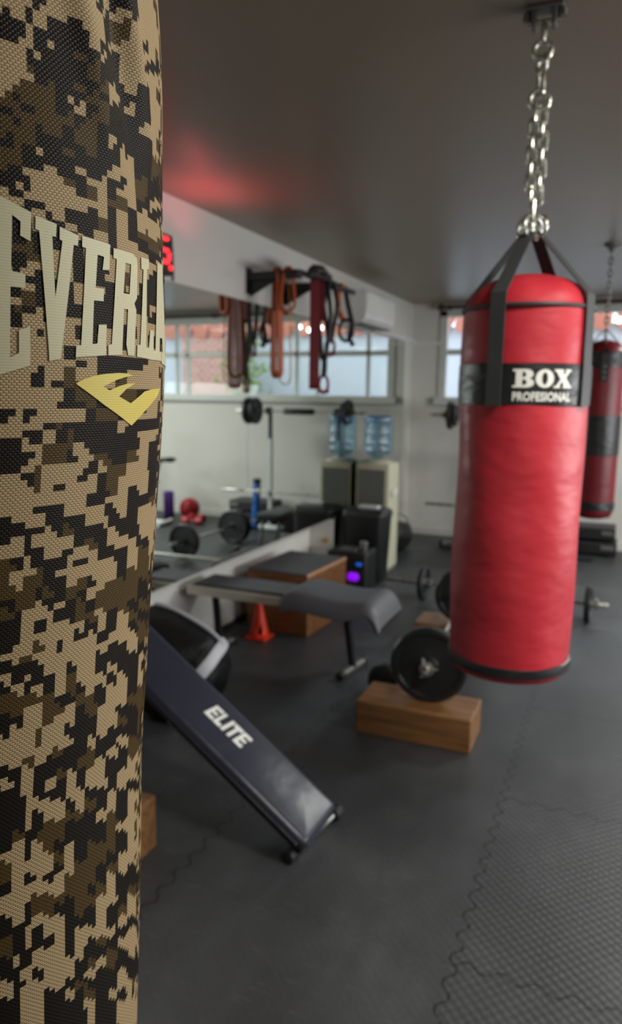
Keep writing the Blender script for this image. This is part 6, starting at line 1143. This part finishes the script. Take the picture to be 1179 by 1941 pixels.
# ------------------------------------------------------------------ air conditioner and timer on the left wall
ac = thing('air_conditioner', 'white wall air conditioner above the mirror in the corner', 'air conditioner', (WX, 5.9, 2.18))
b = BM(); prf = [(0.0, 2.07), (0.10, 2.055), (0.17, 2.065), (0.205, 2.10), (0.215, 2.16), (0.21, 2.29), (0.19, 2.315), (0.0, 2.315)]
y0, y1 = 5.50, 6.28
va = [b.verts.new((WX+d, y0, z)) for d, z in prf]; vb = [b.verts.new((WX+d, y1, z)) for d, z in prf]
for k in range(len(prf)): b.faces.new((va[k], va[(k+1) % len(prf)], vb[(k+1) % len(prf)], vb[k]))
b.faces.new(va[::-1]); b.faces.new(vb); obj('housing', b, MAT['white'], ac)
b = BM(); box(b, WX+0.213, WX+0.219, y0+0.02, y1-0.02, 2.135, 2.295, 0.002); obj('front_cover', b, MAT['white'], ac)
b = BM(); box(b, WX+0.09, WX+0.19, y0+0.05, y1-0.05, 2.052, 2.063, 0.003, 1, None); obj('louvre', b, MAT['cooler_grey'], ac)
tm = thing('interval_timer', 'black wall timer with glowing red digits above the mirror, left edge hidden', 'timer', (WX, 2.7, 2.13))
b = BM(); box(b, WX, WX+0.06, 2.38, 3.08, 2.056, 2.243, 0.008); obj('case', b, MAT['black'], tm)
SEGS = {'5': 'afgcd', '0': 'abcdef', '3': 'abgcd', '1': 'bc'}
def digit(chd, yc, zc, w, h):
    P_ = {'a': ((-1, 1), (1, 1)), 'b': ((1, 1), (1, 0)), 'c': ((1, 0), (1, -1)), 'd': ((1, -1), (-1, -1)), 'e': ((-1, -1), (-1, 0)), 'f': ((-1, 0), (-1, 1)), 'g': ((-1, 0), (1, 0))}
    b = BM()
    for s in SEGS[chd]:
        (a0, b0), (a1, b1_) = P_[s]; p = Vector((WX+0.062, yc+a0*w/2, zc+b0*h/2)); q = Vector((WX+0.062, yc+a1*w/2, zc+b1_*h/2)); d = (q-p).normalized()
        tube(b, [p+d*0.009, q-d*0.009], 0.0085, 8)
    obj('digit', b, MAT['led_red'], tm, True)
for i, chd in enumerate('0305'): digit(chd, 2.53+i*0.150+(0.02 if i > 1 else 0), 2.165, 0.075, 0.105)
b = BM(); lathe(b, [(0.011, 0), (0.011, 0.005), (0.002, 0.006)], (WX+0.06, 3.052, 2.090), (1, 0, 0), 14); obj('point', b, MAT['led_red'], tm)
b = BM(); tube(b, [(WX+0.03, 3.075, 2.21), (WX+0.025, 3.12, 2.215), (WX+0.012, 3.145, 2.16), (WX+0.01, 3.15, 2.045)], 0.005, 8); obj('cable', b, MAT['web'], tm, True)
ld = bpy.data.lights.new('timer_glow', 'AREA'); ld.shape = 'RECTANGLE'; ld.size = 0.4; ld.size_y = 0.08; ld.spread = math.radians(130); ld.energy = 1.1; ld.color = (1.0, 0.10, 0.13)
lo = bpy.data.objects.new('timer_glow', ld); COL.objects.link(lo); lo.parent = tm
lo.location = (0.16, 0.42, 0.03); lo.rotation_euler = Vector((0.35, 0.1, 1)).to_track_quat('-Z', 'Y').to_euler()

# ------------------------------------------------------------------ pull-up bar with hanging bands
pu = thing('pull_up_bar', 'black wall-mounted pull-up bar with bands slung over it', 'pull-up bar', (WX, 4.2, 2.15))
YB1, YB2, ZBAR, XBAR = 3.96, 4.44, 2.185, -1.77
for y in (YB1, YB2):
    b = BM(); box(b, WX, WX+0.012, y-0.035, y+0.035, 2.085, 2.235, 0.003); wp = obj('wall_plate', b, MAT['black_metal'], pu)
    b = BM(); box(b, WX+0.01, XBAR+0.01, y-0.024, y+0.024, ZBAR-0.024, ZBAR+0.024, 0.003); obj('arm', b, MAT['black_metal'], pu)
    b = BM(); va = [b.verts.new((x, y-0.004, z)) for x, z in ((WX+0.012, ZBAR-0.02), (WX+0.20, ZBAR-0.02), (WX+0.012, ZBAR-0.115))]; vb = [b.verts.new((v.co.x, y+0.004, v.co.z)) for v in va]
    b.faces.new(va); b.faces.new(vb[::-1])
    for k in range(3): b.faces.new((va[k], va[(k+1) % 3], vb[(k+1) % 3], vb[k]))
    obj('gusset', b, MAT['black_metal'], pu)
b = BM(); tube(b, [(XBAR+0.02, 3.86, ZBAR-0.005), (XBAR, 3.98, ZBAR+0.012), (XBAR, 4.40, ZBAR+0.012), (XBAR, 4.62, ZBAR+0.008), (XBAR+0.01, 4.86, ZBAR+0.01)], 0.018, 12); obj('grip_bar', b, MAT['black_metal'], pu, True)
b = BM(); tube(b, [(XBAR+0.06, YB1, ZBAR), (XBAR+0.07, 4.20, ZBAR+0.01), (XBAR+0.06, YB2, ZBAR)], 0.012, 10); obj('front_grip', b, MAT['rubber'], pu, True)
def loop_band(name, label, cat, c, d, zt, zb, half, width, mat, extra=0.0, group='bands on the pull-up bar', twist=0.0):
    """an elastic loop slung over the bar: two strands and a rounded bottom; d = horizontal direction between the strands"""
    c = Vector(c); d = Vector(d).normalized(); pts, wd = [], []; n = 10
    perp = Vector((-d.y, d.x, 0))
    for i in range(7): a = PI*i/6; pts.append(c+d*0.021*math.cos(a)+Vector((0, 0, zt+0.021*math.sin(a))))
    for i in range(1, n+1): t = i/n; pts.append(c-d*(0.021+(half-0.021)*math.sin(t*PI/2))+Vector((0, 0, zt+(zb+half-zt)*t)))
    for i in range(1, 7): a = PI+PI*i/6; pts.append(c+d*half*math.cos(a)+Vector((0, 0, zb+half+half*math.sin(a))))
    for i in range(1, n): t = 1-i/n; pts.append(c+d*(0.021+(half-0.021)*math.sin(t*PI/2))+Vector((0, 0, zt+(zb+half-zt)*t)))
    ws = [(perp*math.cos(twist*i/len(pts))+d*math.sin(twist*i/len(pts))) for i in range(len(pts))]
    pts.append(pts[0].copy()); ws.append(ws[0])
    b = BM(); ribbon(b, pts, ws, width, extra or 0.005); o = obj(name, b, MAT[mat], origin=(c.x, c.y, zt)); tag(o, label, cat, None); return o
loop_band('resistance_band', 'long orange resistance band hanging from the near arm of the pull-up bar', 'resistance band', (-1.91, YB1, 0), (0.8, -0.6, 0), ZBAR+0.02, 1.60, 0.045, 0.034, 'orange_band', 0.016)
loop_band('resistance_band', 'short orange resistance band looped beside the long orange one', 'resistance band', (-1.84, YB1, 0), (1, 0.5, 0), ZBAR+0.02, 1.98, 0.04, 0.034, 'orange_band', 0.016)
loop_band('tubing_loop', 'thin amber tubing loop hanging below the orange bands', 'exercise tubing', (-1.865, YB1+0.02, 0), (1, -0.3, 0), ZBAR+0.02, 1.555, 0.045, 0.008, 'amber')
loop_band('resistance_band', 'wide dark red resistance band hanging in the middle of the pull-up bar', 'resistance band', (XBAR, 4.20, 0), (-0.39, 0.92, 0), ZBAR+0.012, 1.535, 0.030, 0.062, 'red_band')
loop_band('resistance_band', 'folded dark red band, a short bunch at the middle of the bar', 'resistance band', (XBAR-0.01, 4.27, 0), (-0.2, 0.98, 0), ZBAR+0.012, 1.95, 0.03, 0.07, 'red_band')
def strap_trainer(label, y, zb, mat2, top=ZBAR+0.012, spread=0.05, mid=None):
    t = thing('suspension_strap', label, 'suspension strap', (XBAR, y, top))
    mid = mid or zb+0.20; c = Vector((XBAR, y, 0))
    b = BM()
    for s in (-1, 1): ribbon(b, [c+Vector((0, 0, top+0.018)), c+Vector((0.016*s, 0.004*s, top)), c+Vector((spread*0.7*s, 0.02*s, (top+mid)/2+0.04)), c+Vector((0.012*s, 0.0, mid))], (0, 1, 0), 0.030, 0.018)
    obj('webbing', b, MAT['black'], t)
    b = BM(); ribbon(b, [c+Vector((0, 0, mid+0.03)), c+Vector((0.005, 0, mid-0.03)), c+Vector((0, 0, zb+0.09))], (0, 1, 0.0), 0.034, 0.026); obj('adjuster', b, MAT['black'], t)
    b = BM(); tube(b, ellipse_pts(c+Vector((0, 0, zb+0.045)), (0.8, 0.6, 0), (0, 0, 1), 0.030, 0.055, 20), 0.010, 8, closed=True); h_ = obj('handle_loop', b, MAT[mat2], t, True)
    b = BM(); cyl(b, c+Vector((-0.03, -0.02, zb)), c+Vector((0.03, 0.02, zb)), 0.011, 10); obj('grip', b, MAT[mat2], h_, True)
    return t
strap_trainer('black suspension strap with a dark red handle, hanging beside the wide red band', 4.36, 1.52, 'red_band')
strap_trainer('black suspension strap with a red loop half way, next to the far bracket', 4.46, 1.76, 'red_band', spread=0.06, mid=1.86)
hd = thing('ankle_strap', 'short orange and black strap bundle at the far end of the pull-up bar', 'strap', (XBAR, 4.68, ZBAR))
b = BM(); ribbon(b, [(XBAR+0.018, 4.64, ZBAR+0.02), (XBAR, 4.645, ZBAR+0.034), (XBAR-0.022, 4.65, ZBAR), (XBAR-0.028, 4.66, 2.07), (XBAR, 4.68, 2.0)], (0, 1, 0), 0.045, 0.026); obj('cuff', b, MAT['orange_band'], hd)
b = BM(); ribbon(b, [(XBAR-0.018, 4.70, ZBAR+0.018), (XBAR, 4.71, ZBAR+0.032), (XBAR+0.026, 4.71, 2.10), (XBAR+0.055, 4.72, 1.98), (XBAR+0.035, 4.72, 1.88), (XBAR+0.065, 4.72, 1.83)], (0, 1, 0), 0.032, 0.024); obj('black_strap', b, MAT['black'], hd)
b = BM(); tube(b, ellipse_pts((XBAR+0.02, 4.70, 1.93), (1, 0, 0), (0, 0, 1), 0.05, 0.07, 20), 0.012, 8, closed=True); obj('ring_handle', b, MAT['black'], hd, True)
bu = thing('rolled_strap', 'dark rolled strap lying on top of the pull-up bar', 'strap', (XBAR+0.02, 4.24, ZBAR+0.03))
b = BM(); tube(b, [(XBAR+0.02, 4.07, ZBAR+0.035), (XBAR+0.01, 4.15, ZBAR+0.06), (XBAR+0.02, 4.24, ZBAR+0.068), (XBAR+0.01, 4.33, ZBAR+0.058), (XBAR+0.02, 4.41, ZBAR+0.033)], [0.014, 0.024, 0.026, 0.023, 0.012], 10); obj('roll', b, MAT['black'], bu, True)
b = BM(); tube(b, [(XBAR+0.045, 4.09, ZBAR+0.035), (XBAR+0.04, 4.22, ZBAR+0.055), (XBAR+0.045, 4.35, ZBAR+0.04)], 0.009, 8); obj('binding', b, MAT['dark_wood'], bu, True)

# ------------------------------------------------------------------ things by the far wall that show in the mirror only
pr_ = thing('foam_roller', 'purple foam roller standing by the far wall, seen in the mirror', 'foam roller', (0.83, 7.25, 0))
b = BM(); cyl(b, (0.83, 7.25, 0), (0.83, 7.25, 0.33), 0.062, 24, 0.008); obj('foam_sleeve', b, MAT['purple'], pr_, True)
b = BM(); cyl(b, (0.83, 7.25, 0.33), (0.83, 7.25, 0.335), 0.03, 16); obj('core', b, MAT['black'], pr_)
mbl = BM(); bmesh.ops.create_uvsphere(mbl, u_segments=28, v_segments=16, radius=0.125); bmesh.ops.translate(mbl, verts=mbl.verts, vec=(0.62, 7.38, 0.125)); o = obj('medicine_ball', mbl, MAT['red_plastic'], origin=(0.62, 7.38, 0), smooth=True); tag(o, 'dark red medicine ball beside the purple roller, seen in the mirror', 'ball')
def small_db(x, y, ang, label):
    t = thing('dumbbell', label, 'dumbbell', (x, y, 0)); d = Vector((math.cos(ang), math.sin(ang), 0)); c = Vector((x, y, 0.05))
    b = BM(); cyl(b, c-d*0.06, c+d*0.06, 0.015, 10); obj('handle', b, MAT['red_plastic'], t, True)
    for s in (-1, 1): b = BM(); cyl(b, c+d*s*0.045, c+d*s*0.12, 0.05, 6, 0.008); obj('head', b, MAT['red_plastic'], t)
small_db(0.42, 7.22, 0.3, 'red dumbbell on the floor right of the red ball, in the mirror'); small_db(0.36, 7.02, -0.2, 'red dumbbell in front of the red ball, in the mirror')
xb = thing('exercise_bike', 'white exercise bike with black saddle and green trim, seen in the mirror', 'exercise bike', (0.95, 7.0, 0))
b = BM(); tube(b, [(0.62, 6.85, 0.03), (1.42, 7.05, 0.03)], 0.025, 10); tube(b, [(0.60, 6.68, 0.03), (0.64, 7.02, 0.03)], 0.025, 10); tube(b, [(1.44, 6.88, 0.03), (1.40, 7.22, 0.03)], 0.025, 10); obj('base', b, MAT['white_metal'], xb, True)
b = BM(); tube(b, [(0.80, 6.90, 0.05), (0.95, 6.94, 0.36), (1.15, 6.98, 0.32), (1.30, 7.02, 0.05)], 0.035, 10); tube(b, [(0.95, 6.94, 0.36), (0.70, 6.87, 0.52)], 0.03, 10); tube(b, [(1.15, 6.98, 0.32), (1.28, 7.02, 0.95)], 0.03, 10); obj('frame', b, MAT['white_metal'], xb, True)
b = BM(); tube(b, [(0.80, 6.90, 0.42), (0.68, 6.87, 0.73)], 0.018, 10); obj('seat_post', b, MAT['cream'], xb, True)
b = BM()
for (x, w, z) in ((0.55, 0.11, 0.745),): pass
sv = [((0.53, 0.105, 0.770)), ((0.57, 0.11, 0.775)), ((0.65, 0.08, 0.765)), ((0.76, 0.03, 0.745)), ((0.82, 0.018, 0.725))]; rg = []
for x, w, z in sv: rg.append([b.verts.new((x, 6.87+w*math.cos(2*PI*k/14), z-0.02+0.028*math.sin(2*PI*k/14))) for k in range(14)])
for i in range(len(rg)-1):
    for k in range(14): b.faces.new((rg[i][k], rg[i][(k+1) % 14], rg[i+1][(k+1) % 14], rg[i+1][k]))
b.faces.new(rg[0][::-1]); b.faces.new(rg[-1]); obj('saddle', b, MAT['black'], xb, True)
b = BM(); lathe(b, [(0.05, -0.02), (0.19, -0.018), (0.205, 0), (0.19, 0.018), (0.05, 0.02)], (1.05, 6.96, 0.28), (-0.24, 0.97, 0), 32); obj('flywheel', b, MAT['red_plastic'], xb, True)
b = BM(); box(b, 0.86, 1.02, 6.86, 6.92, 0.56, 0.70, 0.02); obj('bottle_holder', b, MAT['green'], xb)
b = BM(); tube(b, [(1.24, 6.80, 1.0), (1.16, 6.86, 1.02), (1.28, 7.02, 0.97), (1.20, 7.16, 1.02), (1.26, 7.22, 1.0)], 0.016, 10); obj('handlebar', b, MAT['black'], xb, True)
# added glowing balls by the neighbour's eave, standing in for bright glints
for i, (x, z) in enumerate(((0.225, 2.45), (0.066, 2.405), (-0.106, 2.43))):
    b = BM(); bmesh.ops.create_uvsphere(b, u_segments=14, v_segments=8, radius=0.032); bmesh.ops.translate(b, verts=b.verts, vec=(x, 9.70, z))
    o = obj('eave_glint', b, MAT['glint'], origin=(x, 9.70, z), smooth=True)
    tag(o, ('leftmost', 'middle', 'rightmost')[i]+' in the mirror of three added glowing balls standing in for bright glints outside', 'glint', 'added glowing balls outside')
    b = BM(); tube(b, [(x, 9.70, z+0.025), (x, 9.72, 2.52), (x, 9.88, 2.52)], 0.006, 6); obj('hanger', b, MAT['black_metal'], o, True)
